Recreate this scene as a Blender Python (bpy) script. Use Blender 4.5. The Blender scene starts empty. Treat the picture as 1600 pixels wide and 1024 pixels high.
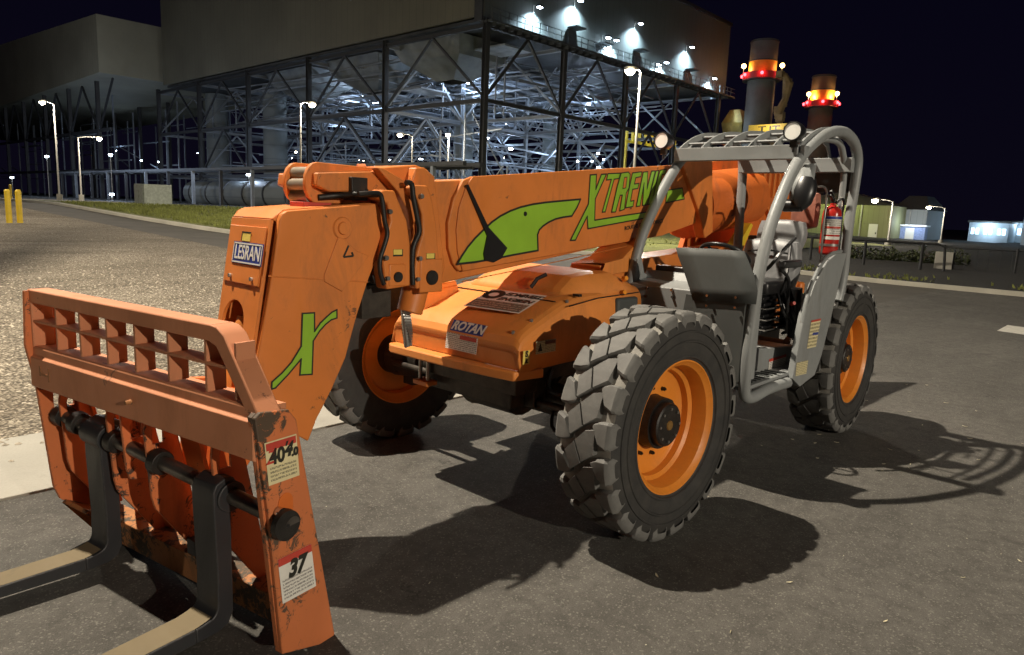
import bpy, bmesh, math, random
from mathutils import Vector, Matrix
R = math.radians
random.seed(7)
sc = bpy.context.scene
COL = sc.collection

# ------------------------------------------------------------------ camera
cam_d = bpy.data.cameras.new('camera'); cam = bpy.data.objects.new('camera', cam_d)
COL.objects.link(cam); sc.camera = cam
cam_d.sensor_width = 36.0
cam_d.lens = 1100.993 / 1600 * 36.0
cam_d.clip_start = 0.05; cam_d.clip_end = 3000
YAW, PITCH, ROLL = R(222.43322), R(9.34676), R(2.30196)
fw = Vector((math.cos(YAW)*math.cos(PITCH), math.sin(YAW)*math.cos(PITCH), -math.sin(PITCH)))
rt = Vector((math.sin(YAW), -math.cos(YAW), 0)); up = rt.cross(fw)
r2 = rt*math.cos(ROLL)+up*math.sin(ROLL); u2 = -rt*math.sin(ROLL)+up*math.cos(ROLL)
M4 = Matrix((r2, u2, -fw)).transposed().to_4x4(); M4.translation = (3.5678, 3.3454, 1.869)
cam.matrix_world = M4

# ------------------------------------------------------------------ night sky
w = bpy.data.worlds.new('World'); sc.world = w; w.use_nodes = True
nt = w.node_tree; bg = nt.nodes['Background']
tc = nt.nodes.new('ShaderNodeTexCoord'); sp = nt.nodes.new('ShaderNodeSeparateXYZ')
rp = nt.nodes.new('ShaderNodeValToRGB')
nt.links.new(tc.outputs['Generated'], sp.inputs[0]); nt.links.new(sp.outputs['Z'], rp.inputs['Fac'])
rp.color_ramp.elements[0].position = 0.0; rp.color_ramp.elements[0].color = (.0031, .0024, .0068, 1)
rp.color_ramp.elements[1].position = 0.5; rp.color_ramp.elements[1].color = (.0011, .0010, .0056, 1)
nt.links.new(rp.outputs['Color'], bg.inputs['Color']); bg.inputs['Strength'].default_value = 1.0
sc.view_settings.view_transform = 'Standard'; sc.view_settings.look = 'None'
sc.view_settings.exposure = 0.0; sc.view_settings.gamma = 1.0; sc.view_settings.use_curve_mapping = False
sc.cycles.max_bounces = 6; sc.cycles.sample_clamp_indirect = 4.0
sc.cycles.use_denoising = True

# ------------------------------------------------------------------ lamps out of frame (the bulbs of real posts built below)
WARM = (1.0, .885, .72)
def point(name, loc, watts, col, rad=.15):
    l = bpy.data.lights.new(name, 'POINT'); l.energy = watts; l.color = col; l.shadow_soft_size = rad
    o = bpy.data.objects.new(name, l); COL.objects.link(o); o.location = loc; return o
KEY = (3.7, -6.4, 17.0); FILL = (4.0, 32.5, 10.0)
KEY_W, FILL_W = 26500, 30000

# ------------------------------------------------------------------ helpers
def obj(name, bm, mat, parent=None, bevel=0, smooth=None, loc=None):
    me = bpy.data.meshes.new(name)
    bm.normal_update(); bm.to_mesh(me); bm.free()
    if mat is not None: me.materials.append(mat)
    o = bpy.data.objects.new(name, me); COL.objects.link(o)
    if parent is not None: o.parent = parent
    if loc is not None: o.location = loc
    if smooth is not None:
        me.shade_smooth(); me.set_sharp_from_angle(angle=R(smooth))
    if bevel:
        m = o.modifiers.new('bevel', 'BEVEL'); m.width = bevel*.65; m.segments = 2; m.limit_method = 'ANGLE'; m.angle_limit = R(35)
        if smooth is None:
            me.shade_smooth(); me.set_sharp_from_angle(angle=R(30))
        m.harden_normals = False
    return o
def thing(name, label, cat, loc=(0, 0, 0), rz=0, group=None):
    o = bpy.data.objects.new(name, None); COL.objects.link(o); o.location = loc; o.rotation_euler = (0, 0, rz)
    o['label'] = label; o['category'] = cat
    if group: o['group'] = group
    return o
def part(name, parent):
    o = bpy.data.objects.new(name, None); COL.objects.link(o); o.parent = parent; return o
def tag(o, label, cat, group=None):
    o['label'] = label; o['category'] = cat
    if group: o['group'] = group
    return o
def struct(name, bm, mat, parent=None, **k):
    o = obj(name, bm, mat, parent, **k)
    if parent is None: o['kind'] = 'structure'
    return o
def B(): return bmesh.new()
def box(bm, c, s, m=None):
    g = bmesh.ops.create_cube(bm, size=1.0)
    T = Matrix.Translation(c) @ Matrix.Diagonal((s[0], s[1], s[2], 1))
    if m is not None: T = m @ T
    bmesh.ops.transform(bm, matrix=T, verts=g['verts']); return bm
def bx(x0, x1, y0, y1, z0, z1, bm=None):
    return box(bm or B(), ((x0+x1)/2, (y0+y1)/2, (z0+z1)/2), (abs(x1-x0), abs(y1-y0), abs(z1-z0)))
def prism(bm, pts, f, d0, d1):
    """pts: 2D outline; f(a,b,d) -> 3D; extruded between d0 and d1"""
    a = [bm.verts.new(f(p[0], p[1], d0)) for p in pts]; b = [bm.verts.new(f(p[0], p[1], d1)) for p in pts]
    n = len(pts)
    bm.faces.new(a); bm.faces.new(b[::-1])
    for i in range(n):
        bm.faces.new((a[i], b[i], b[(i+1) % n], a[(i+1) % n]))
    bmesh.ops.recalc_face_normals(bm, faces=bm.faces[:]); return bm
FY = lambda a, b, d: (a, d, b)      # outline in XZ, depth along Y
FX = lambda a, b, d: (d, a, b)      # outline in YZ, depth along X
FZ = lambda a, b, d: (a, b, d)
def cyl(bm, p0, p1, r0, r1=None, n=16, caps=True):
    p0, p1 = Vector(p0), Vector(p1); r1 = r0 if r1 is None else r1
    d = p1-p0; q = d.to_track_quat('Z', 'Y').to_matrix().to_4x4()
    g = bmesh.ops.create_cone(bm, cap_ends=caps, segments=n, radius1=r0, radius2=r1, depth=d.length)
    bmesh.ops.transform(bm, matrix=Matrix.Translation((p0+p1)/2) @ q, verts=g['verts']); return bm
def tube(bm, pts, r, n=10, closed=False):
    pts = [Vector(p) for p in pts]; N = len(pts); rings = []
    nrm = None
    for i, p in enumerate(pts):
        if closed: t = (pts[(i+1) % N]-pts[i-1]).normalized()
        else: t = (pts[min(i+1, N-1)]-pts[max(i-1, 0)]).normalized()
        if nrm is None:
            nrm = t.orthogonal().normalized()
        else:
            nrm = (nrm - t*nrm.dot(t)); nrm = nrm.normalized() if nrm.length > 1e-5 else t.orthogonal().normalized()
        bn = t.cross(nrm)
        rr = r[i] if isinstance(r, (list, tuple)) else r
        rings.append([bm.verts.new(p+(nrm*math.cos(a)+bn*math.sin(a))*rr) for a in [2*math.pi*k/n for k in range(n)]])
    for i in range(N if closed else N-1):
        A, C = rings[i], rings[(i+1) % N]
        for k in range(n):
            bm.faces.new((A[k], A[(k+1) % n], C[(k+1) % n], C[k]))
    if not closed:
        bm.faces.new(rings[0][::-1]); bm.faces.new(rings[-1])
    return bm
def curve_pts(P, k=6, closed=False):
    """Catmull-Rom through P"""
    P = [Vector(p) for p in P]; out = []; n = len(P)
    for i in range(n if closed else n-1):
        if closed: a, b, c, d = P[i-1], P[i], P[(i+1) % n], P[(i+2) % n]
        else: a, b, c, d = P[max(i-1, 0)], P[i], P[i+1], P[min(i+2, n-1)]
        for j in range(k):
            t = j/k
            out.append(.5*((2*b)+(c-a)*t+(2*a-5*b+4*c-d)*t*t+(3*b-a-3*c+d)*t**3))
    if not closed: out.append(P[-1])
    return out
def lathe(bm, prof, n=48, axis='Y'):
    rings = []
    for r, y in prof:
        ring = []
        for k in range(n):
            a = 2*math.pi*k/n
            ring.append(bm.verts.new((r*math.cos(a), y, r*math.sin(a)) if axis == 'Y' else (r*math.cos(a), r*math.sin(a), y)))
        rings.append(ring)
    for A, C in zip(rings, rings[1:]):
        for k in range(n): bm.faces.new((A[k], A[(k+1) % n], C[(k+1) % n], C[k]))
    bmesh.ops.recalc_face_normals(bm, faces=bm.faces[:]); return bm
def copy_tree(o, parent=None, first=True):
    kids = list(o.children); c = o.copy(); COL.objects.link(c)
    if parent is not None: c.parent = parent
    for ch in kids: copy_tree(ch, c, False)
    return c

# ------------------------------------------------------------------ materials
def nodes(name):
    m = bpy.data.materials.new(name); m.use_nodes = True
    t = m.node_tree; b = t.nodes['Principled BSDF']; return m, t, b
def N(t, kind, **k):
    n = t.nodes.new(kind)
    for a, v in k.items():
        if a in n.inputs: n.inputs[a].default_value = v
        else: setattr(n, a, v)
    return n
def ramp(t, src, p0, c0, p1, c1):
    n = t.nodes.new('ShaderNodeValToRGB'); e = n.color_ramp.elements
    e[0].position = p0; e[0].color = (*c0, 1); e[1].position = p1; e[1].color = (*c1, 1)
    t.links.new(src, n.inputs['Fac']); return n.outputs['Color']
def mix(t, fac, a, b):
    n = t.nodes.new('ShaderNodeMix'); n.data_type = 'RGBA'
    if isinstance(fac, float): n.inputs[0].default_value = fac
    else: t.links.new(fac, n.inputs[0])
    for s, v in ((n.inputs[6], a), (n.inputs[7], b)):
        if isinstance(v, tuple): s.default_value = (*v, 1)
        else: t.links.new(v, s)
    return n.outputs[2]
def noise(t, scale, detail=4, rough=.55, vec=None, dist=0):
    n = N(t, 'ShaderNodeTexNoise'); n.inputs['Scale'].default_value = scale; n.inputs['Detail'].default_value = detail
    n.inputs['Roughness'].default_value = rough; n.inputs['Distortion'].default_value = dist
    if vec is not None: t.links.new(vec, n.inputs['Vector'])
    return n.outputs['Fac']
def coords(t, scale=None):
    c = N(t, 'ShaderNodeTexCoord').outputs['Object']
    if scale:
        m = N(t, 'ShaderNodeMapping'); m.inputs['Scale'].default_value = scale; t.links.new(c, m.inputs['Vector']); return m.outputs[0]
    return c
def bump(t, b, h, strength=.3, dist=.01):
    n = N(t, 'ShaderNodeBump'); n.inputs['Strength'].default_value = strength; n.inputs['Distance'].default_value = dist
    t.links.new(h, n.inputs['Height']); t.links.new(n.outputs[0], b.inputs['Normal'])
def setc(t, b, c):
    if isinstance(c, tuple): b.inputs['Base Color'].default_value = (*c, 1)
    else: t.links.new(c, b.inputs['Base Color'])
def simple(name, col, rough=.5, metal=0., var=.25, scale=6., bumpk=0.0):
    m, t, b = nodes(name); v = coords(t)
    f = noise(t, scale, 5, .6, v)
    setc(t, b, ramp(t, f, .3, tuple(c*(1-var) for c in col), .7, tuple(min(1, c*(1+var)) for c in col)))
    b.inputs['Roughness'].default_value = rough; b.inputs['Metallic'].default_value = metal
    if bumpk: bump(t, b, noise(t, scale*12, 3, .6, v), bumpk, .004)
    return m
def paint(name, col, dirt=(.10, .06, .035), amount=.5, rough=.33, chips=0., chipcol=(.05, .032, .022), streak=True, edge=0.):
    """machine paint: faded patches, film of dust, rub marks; chips = share of bare rusty metal"""
    m, t, b = nodes(name); v = coords(t)
    big = noise(t, 1.7, 5, .6, v, .4); fine = noise(t, 23, 6, .7, v)
    base = ramp(t, big, .3, tuple(c*.84 for c in col), .75, tuple(min(1, c*1.10+.004) for c in col))
    d = noise(t, 3.2, 8, .72, coords(t, (1, 1, .35)) if streak else v, .6)
    dm = ramp(t, d, .52, (0, 0, 0), .80, (amount,)*3)
    c = mix(t, dm, base, dirt)
    c = mix(t, ramp(t, fine, .66, (0, 0, 0), .78, (.25*amount,)*3), c, tuple(x*.5 for x in dirt))
    if chips:
        n1 = noise(t, 17, 9, .78, v, .8); n2 = noise(t, 2.6, 4, .6, v)
        mm = N(t, 'ShaderNodeMath', operation='MULTIPLY'); t.links.new(n1, mm.inputs[0]); t.links.new(n2, mm.inputs[1])
        th = .38-.15*chips
        c = mix(t, ramp(t, mm.outputs[0], th, (0, 0, 0), th+.02, (1, 1, 1)), c, chipcol)
    if edge:
        bv = N(t, 'ShaderNodeBevel'); bv.samples = 4; bv.inputs['Radius'].default_value = .012
        ge = N(t, 'ShaderNodeNewGeometry'); dt = N(t, 'ShaderNodeVectorMath', operation='DOT_PRODUCT')
        t.links.new(bv.outputs[0], dt.inputs[0]); t.links.new(ge.outputs['Normal'], dt.inputs[1])
        en = noise(t, 38, 6, .75, v); e2 = ramp(t, dt.outputs['Value'], .80, (1, 1, 1), .985, (0, 0, 0)); e3 = ramp(t, en, .40, (0, 0, 0), .60, (edge,)*3)
        mu = N(t, 'ShaderNodeMath', operation='MULTIPLY'); t.links.new(e2, mu.inputs[0]); t.links.new(e3, mu.inputs[1])
        c = mix(t, mu.outputs[0], c, chipcol)
    setc(t, b, c)
    t.links.new(ramp(t, d, .3, (rough,)*3, .8, (min(1, rough+.35),)*3), b.inputs['Roughness'])
    b.inputs['Specular IOR Level'].default_value = .45
    mxh = N(t, 'ShaderNodeMath', operation='ADD'); t.links.new(fine, mxh.inputs[0]); t.links.new(big, mxh.inputs[1])
    bump(t, b, mxh.outputs[0], .10, .004)
    return m
def emit(name, col, s):
    m, t, b = nodes(name); b.inputs['Base Color'].default_value = (*col, 1)
    b.inputs['Emission Color'].default_value = (*col, 1); b.inputs['Emission Strength'].default_value = s; return m

ORANGE = paint('orange_paint', (.70, .215, .042), amount=.5, chips=.03, edge=.35, chipcol=(.16, .07, .03))
ORANGE_IN = paint('orange_paint_inner', (.62, .14, .018), amount=.8, rough=.5, chips=.15)
HOODP = paint('orange_hood_paint', (.74, .255, .052), amount=.5, rough=.36, edge=.3, chipcol=(.2, .09, .04))
FADED = paint('faded_orange_paint', (.55, .22, .105), dirt=(.30, .13, .06), amount=.6, rough=.55, chips=.16, edge=.8, chipcol=(.16, .075, .045))
FRAMEP = paint('worn_carriage_paint', (.58, .17, .055), dirt=(.17, .085, .04), amount=.75, rough=.5, chips=.66, edge=.9, chipcol=(.085, .055, .034))
FRAMEIN = paint('scraped_carriage_paint', (.58, .165, .05), dirt=(.16, .07, .035), amount=.7, rough=.55, chips=.45, chipcol=(.07, .04, .028), edge=.9)
RUSTY = paint('scraped_base_paint', (.42, .17, .055), dirt=(.09, .06, .03), amount=.9, rough=.6, chips=.85, edge=1., chipcol=(.075, .055, .035))
RIMP = paint('rim_orange_paint', (.78, .26, .03), amount=.25, rough=.25, streak=False)
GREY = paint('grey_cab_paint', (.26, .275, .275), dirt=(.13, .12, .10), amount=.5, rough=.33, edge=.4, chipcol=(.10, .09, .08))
GREYM = paint('shade_toned_panel_paint', (.062, .067, .065), dirt=(.09, .085, .07), amount=.6, rough=.45)  # cab grey darkened: the panel's shade is put into its colour
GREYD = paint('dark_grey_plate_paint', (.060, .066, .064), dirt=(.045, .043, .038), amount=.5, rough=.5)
BLACKST = paint('black_fork_steel', (.022, .023, .026), dirt=(.060, .054, .046), amount=.6, rough=.38, chips=.25, chipcol=(.11, .10, .09), edge=.7)
FORKTOP = paint('worn_fork_steel', (.155, .12, .066), dirt=(.08, .07, .06), amount=.9, rough=.75, chips=.3, chipcol=(.06, .055, .05))
BLACK = simple('black_plastic', (.012, .012, .013), .35, var=.3)
BLACKG = simple('greasy_black_steel', (.018, .016, .014), .45, .2, var=.5, scale=14, bumpk=.4)
GUNK = simple('oily_machinery', (.045, .038, .030), .5, .3, var=.6, scale=10, bumpk=.5)
STEEL = simple('bare_steel', (.34, .33, .31), .35, .8, var=.3)
SHAFT = simple('scuffed_shaft_steel', (.095, .085, .075), .38, .6, var=.5, scale=9)
CHROME = simple('bright_steel', (.6, .6, .6), .18, 1., var=.1)
GREEN = simple('green_vinyl', (.27, .50, .035), .4, var=.10, scale=3)
DECALBLK = simple('black_vinyl', (.022, .022, .016), .45)
WHITE = simple('white_vinyl', (.72, .70, .64), .5, var=.08, scale=20)
YELLOWL = simple('yellow_label', (.74, .58, .12), .5, var=.08, scale=20)
PALEY = simple('pale_yellow_label', (.70, .62, .36), .5, var=.10, scale=20)
REDL = simple('red_label_band', (.50, .055, .035), .5, var=.1, scale=20)
BLUEL = simple('blue_decal', (.025, .045, .26), .45, var=.12, scale=20)
BOOTP = simple('grey_seat_vinyl', (.22, .225, .23), .42, var=.2, scale=12, bumpk=.15)
REDEXT = simple('red_extinguisher_enamel', (.42, .022, .016), .25, var=.12)
CONC = None
def concrete(name, col):
    m, t, b = nodes(name); v = coords(t)
    a = noise(t, .9, 6, .6, v); g = noise(t, 60, 5, .7, v)
    c = ramp(t, a, .25, tuple(x*.78 for x in col), .75, tuple(x*1.12 for x in col))
    c = mix(t, ramp(t, g, .45, (0, 0, 0), .8, (.35,)*3), c, tuple(x*.5 for x in col))
    c = mix(t, ramp(t, noise(t, 2.3, 6, .7, v, 1.), .58, (0, 0, 0), .72, (.4,)*3), c, tuple(x*.6 for x in col))
    setc(t, b, c); b.inputs['Roughness'].default_value = .85; bump(t, b, g, .35, .004); return m
CONC = concrete('concrete', (.33, .315, .27))
def fine_print(name, paper, ink, rows=60):
    """rows of tiny unreadable print as dashes"""
    m, t, b = nodes(name); g = N(t, 'ShaderNodeTexCoord').outputs['UV']
    mp = N(t, 'ShaderNodeMapping'); t.links.new(g, mp.inputs['Vector'])
    mp.inputs['Scale'].default_value = (1, 1, 1)
    s = N(t, 'ShaderNodeSeparateXYZ'); t.links.new(g, s.inputs[0])
    fr = N(t, 'ShaderNodeMath', operation='MULTIPLY'); t.links.new(s.outputs['Y'], fr.inputs[0]); fr.inputs[1].default_value = rows
    f2 = N(t, 'ShaderNodeMath', operation='FRACT'); t.links.new(fr.outputs[0], f2.inputs[0])
    g1 = N(t, 'ShaderNodeMath', operation='GREATER_THAN'); t.links.new(f2.outputs[0], g1.inputs[0]); g1.inputs[1].default_value = .45
    mp2 = N(t, 'ShaderNodeMapping'); t.links.new(g, mp2.inputs['Vector']); mp2.inputs['Scale'].default_value = (18, rows, 1)
    nn = noise(t, 1.6, 3, .7, mp2.outputs[0])
    g2 = N(t, 'ShaderNodeMath', operation='GREATER_THAN'); t.links.new(nn, g2.inputs[0]); g2.inputs[1].default_value = .47
    mu = N(t, 'ShaderNodeMath', operation='MULTIPLY'); t.links.new(g1.outputs[0], mu.inputs[0]); t.links.new(g2.outputs[0], mu.inputs[1])
    m2 = N(t, 'ShaderNodeMath', operation='MULTIPLY'); t.links.new(mu.outputs[0], m2.inputs[0]); m2.inputs[1].default_value = .75
    setc(t, b, mix(t, m2.outputs[0], paper, ink)); b.inputs['Roughness'].default_value = .5; return m
PRINTW = fine_print('white_label_print', (.70, .68, .62), (.10, .09, .08), 9)
PRINTY = fine_print('yellow_label_print', (.68, .60, .34), (.10, .08, .05), 8)
PRINTB = fine_print('brown_label_print', (.12, .09, .06), (.50, .42, .34), 4)

def rubber(name, dust, lo=.0):
    m, t, b = nodes(name); v = coords(t)
    f = noise(t, 7, 7, .7, v, .5); g = noise(t, 40, 5, .7, v)
    c = ramp(t, f, .30, tuple(.022*(1-lo)+x*lo for x in dust), .72, dust)
    c = mix(t, ramp(t, g, .5, (0, 0, 0), .75, (.35,)*3), c, tuple(x*.55 for x in dust))
    setc(t, b, c); b.inputs['Roughness'].default_value = .72; bump(t, b, g, .25, .004)
    return m
RUB_BLOCK = rubber('tread_rubber', (.165, .163, .153), .5)
RUB_GROOVE = rubber('dusty_groove_rubber', (.30, .285, .25), .4)
RUB_SIDE = rubber('sidewall_rubber', (.050, .047, .042))

def asphalt():
    m, t, b = nodes('asphalt'); v = coords(t)
    fine = noise(t, 150, 5, .75, v); mid = noise(t, 9, 7, .72, v, .6); big = noise(t, .45, 7, .66, v, .9)
    c = ramp(t, big, .28, (.082, .077, .068), .74, (.155, .146, .130))
    wear = noise(t, 1.3, 7, .7, coords(t, (.35, 1.6, 1)), .5)          # traffic wear drawn out along the lot
    c = mix(t, ramp(t, wear, .48, (0, 0, 0), .68, (.45,)*3), c, (.185, .175, .155))
    c = mix(t, ramp(t, mid, .36, (.55,)*3, .60, (0, 0, 0)), c, (.052, .049, .043))
    c = mix(t, ramp(t, fine, .32, (.7,)*3, .55, (0, 0, 0)), c, (.030, .028, .025))
    vo = N(t, 'ShaderNodeTexVoronoi'); vo.inputs['Scale'].default_value = 120; t.links.new(v, vo.inputs['Vector'])
    sc_ = N(t, 'ShaderNodeSeparateColor'); t.links.new(vo.outputs['Color'], sc_.inputs[0])
    c = mix(t, ramp(t, sc_.outputs[0], .86, (0, 0, 0), .97, (.45,)*3), c, (.26, .245, .215))
    oil = noise(t, 1.1, 4, .6, v, .5)
    c = mix(t, ramp(t, oil, .63, (0, 0, 0), .70, (.5,)*3), c, (.045, .042, .038))
    cr = N(t, 'ShaderNodeTexVoronoi', feature='DISTANCE_TO_EDGE'); cr.inputs['Scale'].default_value = .42
    wv = N(t, 'ShaderNodeVectorMath', operation='ADD'); nz = N(t, 'ShaderNodeTexNoise'); nz.inputs['Scale'].default_value = 2.2; nz.inputs['Detail'].default_value = 6; t.links.new(v, nz.inputs['Vector'])
    t.links.new(v, wv.inputs[0]); t.links.new(nz.outputs['Color'], wv.inputs[1]); t.links.new(wv.outputs[0], cr.inputs['Vector'])
    ck = ramp(t, cr.outputs['Distance'], .0012, (1, 1, 1), .0035, (0, 0, 0)); cm = ramp(t, noise(t, .8, 3, .6, v), .52, (0, 0, 0), .60, (.65,)*3)
    mu = N(t, 'ShaderNodeMath', operation='MULTIPLY'); t.links.new(ck, mu.inputs[0]); t.links.new(cm, mu.inputs[1])
    c = mix(t, mu.outputs[0], c, (.025, .023, .02))
    setc(t, b, c); b.inputs['Roughness'].default_value = .85; b.inputs['Specular IOR Level'].default_value = .3
    bump(t, b, fine, .8, .012); return m
ASPH = asphalt()
def road_mat():
    m, t, b = nodes('road_asphalt'); v = coords(t)
    c = ramp(t, noise(t, .8, 6, .6, v, .4), .3, (.055, .048, .038), .7, (.10, .088, .07))
    c = mix(t, ramp(t, noise(t, 60, 4, .7, v), .4, (.4,)*3, .6, (0, 0, 0)), c, (.03, .027, .022))
    setc(t, b, c); b.inputs['Roughness'].default_value = .85; return m
def gravel():
    m, t, b = nodes('gravel'); v = coords(t)
    vo = N(t, 'ShaderNodeTexVoronoi'); vo.inputs['Scale'].default_value = 34; t.links.new(v, vo.inputs['Vector'])
    hs = N(t, 'ShaderNodeSeparateColor'); t.links.new(vo.outputs['Color'], hs.inputs[0])
    c = ramp(t, hs.outputs[0], 0., (.17, .15, .12), 1., (.54, .50, .42))
    edge = ramp(t, vo.outputs['Distance'], .25, (1, 1, 1), .75, (.18, .16, .13))
    mm = N(t, 'ShaderNodeMix'); mm.data_type = 'RGBA'; mm.blend_type = 'MULTIPLY'; mm.inputs[0].default_value = .9
    t.links.new(c, mm.inputs[6]); t.links.new(edge, mm.inputs[7])
    big = ramp(t, noise(t, .28, 7, .68, coords(t, (.5, 1.3, 1)), .8), .34, (.52, .46, .38), .66, (1.05, 1., .92))
    m2 = N(t, 'ShaderNodeMix'); m2.data_type = 'RGBA'; m2.blend_type = 'MULTIPLY'; m2.inputs[0].default_value = 1.
    t.links.new(mm.outputs[2], m2.inputs[6]); t.links.new(big, m2.inputs[7])
    setc(t, b, m2.outputs[2]); b.inputs['Roughness'].default_value = .9
    iv = N(t, 'ShaderNodeMath', operation='SUBTRACT'); iv.inputs[0].default_value = 1.; t.links.new(vo.outputs['Distance'], iv.inputs[1])
    bump(t, b, iv.outputs[0], .9, .03); return m
def grassy(name, a, c2):
    m, t, b = nodes(name); v = coords(t)
    c = ramp(t, noise(t, .5, 8, .7, v, .5), .3, a, .7, c2)
    c = mix(t, ramp(t, noise(t, 9, 6, .8, v), .4, (.6,)*3, .65, (0, 0, 0)), c, tuple(x*.45 for x in a))
    setc(t, b, c); b.inputs['Roughness'].default_value = .95; bump(t, b, noise(t, 20, 5, .8, v), .9, .05); return m
GRASS = grassy('grass_ground', (.13, .15, .035), (.27, .28, .08))
SOIL = grassy('dark_soil', (.014, .013, .011), (.036, .033, .026))
def siding(name, col, axis, pitch=.9):
    m, t, b = nodes(name); v = coords(t)
    s = N(t, 'ShaderNodeSeparateXYZ'); t.links.new(v, s.inputs[0])
    a = N(t, 'ShaderNodeMath', operation='MULTIPLY'); t.links.new(s.outputs[axis], a.inputs[0]); a.inputs[1].default_value = 1/pitch
    fr = N(t, 'ShaderNodeMath', operation='FRACT'); t.links.new(a.outputs[0], fr.inputs[0])
    c = ramp(t, noise(t, .12, 5, .6, v), .3, tuple(x*.85 for x in col), .7, tuple(x*1.15 for x in col))
    c = mix(t, ramp(t, fr.outputs[0], .04, (.45,)*3, .09, (0, 0, 0)), c, tuple(x*.5 for x in col))
    setc(t, b, c); b.inputs['Roughness'].default_value = .7; return m
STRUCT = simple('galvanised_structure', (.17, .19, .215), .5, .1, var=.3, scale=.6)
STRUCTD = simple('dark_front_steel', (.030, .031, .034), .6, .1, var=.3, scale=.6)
DUCT = siding('duct_sheet', (.13, .145, .145), 2, 2.2)
POLE = simple('galvanised_pole', (.36, .35, .32), .5, .2, var=.15, scale=2)
LAMPW = emit('lamp_glass_warm', (1., .88, .62), 60)
LAMPB = emit('lamp_glass_blue', (.72, .86, 1.), 45)
RED_E = emit('red_beacon_glass', (1., .04, .05), 14)
AMB_E = emit('amber_beacon_glass', (1., .55, .16), 18)
YELB = simple('yellow_bollard_paint', (.72, .50, .03), .5, var=.15, scale=4)

# ------------------------------------------------------------------ ground
def ter(Y): return min(.028*max(0., -Y-4.), 1.2)
def sheet(name, poly, off, mat, cuts=(), lift=None, parent=None):
    bm = B(); bm.faces.new([bm.verts.new((p[0], p[1], 0)) for p in poly])
    for y in (-4., -46.86, *cuts):
        bmesh.ops.bisect_plane(bm, geom=bm.verts[:]+bm.edges[:]+bm.faces[:], plane_co=(0, y, 0), plane_no=(0, 1, 0))
    bmesh.ops.triangulate(bm, faces=bm.faces[:])
    for v in bm.verts: v.co.z = ter(v.co.y)+off
    bmesh.ops.recalc_face_normals(bm, faces=bm.faces[:])
    if sum(f.normal.z for f in bm.faces) < 0: bmesh.ops.reverse_faces(bm, faces=bm.faces[:])
    return struct(name, bm, mat, parent)
sheet('terrain', [(-900, -900), (900, -900), (900, 900), (-900, 900)], -.03, SOIL)
sheet('gravel_lot', [(-6.5, -60), (60, -60), (60, -2.92), (-6.5, -2.92)], .008, gravel())
sheet('asphalt_lot', [(-24, -1.66), (60, -1.66), (60, 60), (-24, 60)], 0., ASPH)
sheet('road', [(-24, -80), (-6.5, -80), (-6.5, -1.66), (-24, -1.66)], -.004, road_mat())
walk = B()
bx(-6.4, 60, -2.92, -1.66, -.05, .018, walk)
o = struct('concrete_walk', walk, CONC, bevel=.008)
# kerb along the verge: short cast lengths
kerb_line = [(-9.5, -60), (-9.5, -46), (-9.3, -32), (-9.6, -24), (-10.6, -20.5), (-13.5, -17.6), (-17.5, -15.4), (-20.3, -12.6), (-21.9, -8.5), (-22.1, -4.6), (-21.8, .5), (-21.4, 8), (-21.0, 18), (-20.6, 30)]
KC = concrete('kerb_concrete', (.52, .49, .40))
kp = curve_pts([(x, y, 0) for x, y in kerb_line], 5)
bm = B()
for a, b_ in zip(kp, kp[1:]):
    d = (b_-a).normalized(); n_ = Vector((-d.y, d.x, 0))
    za, zb = ter(a.y), ter(b_.y)
    q = []
    for p, z in ((a, za), (b_, zb)):
        for s_, zz in ((-.17, 0), (-.15, .13), (.17, .13), (.17, -.1)):
            q.append(bm.verts.new((p.x+n_.x*s_, p.y+n_.y*s_, z+zz-.0)))
    for i in range(4): bm.faces.new((q[i], q[(i+1) % 4], q[4+(i+1) % 4], q[4+i]))
bmesh.ops.remove_doubles(bm, verts=bm.verts[:], dist=.001); bmesh.ops.recalc_face_normals(bm, faces=bm.faces[:])
struct('kerb', bm, KC)
verge_edge = [(p.x-.12, p.y) for p in kp]
left = [p for p in verge_edge if p[1] < -13.0]; right = [p for p in verge_edge if p[1] >= -13.2]
sheet('grass_verge', left+[(-60, -13.0), (-60, -60)], .11, GRASS)
sheet('dark_verge', right+[(-140, 30), (-140, -13.0)], .105, SOIL)

# grass tufts on the verge (nobody could count them)
def tufts(name, n, area, h, mat, seed):
    rnd = random.Random(seed); bm = B()
    for _ in range(n):
        x, y = area(rnd); z = ter(y)+.1
        for k in range(3):
            a = rnd.uniform(0, 6.28); L_ = h*rnd.uniform(.5, 1.3); w_ = .02+.03*rnd.random()
            dx, dy = math.cos(a), math.sin(a); lx, ly = rnd.uniform(-.5, .5)*L_, rnd.uniform(-.5, .5)*L_
            v0 = bm.verts.new((x-dx*w_, y-dy*w_, z)); v1 = bm.verts.new((x+dx*w_, y+dy*w_, z)); v2 = bm.verts.new((x+lx, y+ly, z+L_))
            bm.faces.new((v0, v1, v2))
    o = obj(name, bm, mat); o['kind'] = 'stuff'; o['label'] = 'short rough grass on the verge'; return o
GRB = simple('grass_blades', (.20, .22, .05), .8, var=.4, scale=1.)
tufts('grass', 9000, lambda r: (-10-abs(r.gauss(0, 9)), r.uniform(-48, -16)), .16, GRB, 3)
tufts('weeds', 200, lambda r: ((-22.6-abs(r.gauss(0, 1.2))), r.choice((-7, -3.4, 1.2))+r.gauss(0, .7)), .12, GRB, 4)

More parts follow.
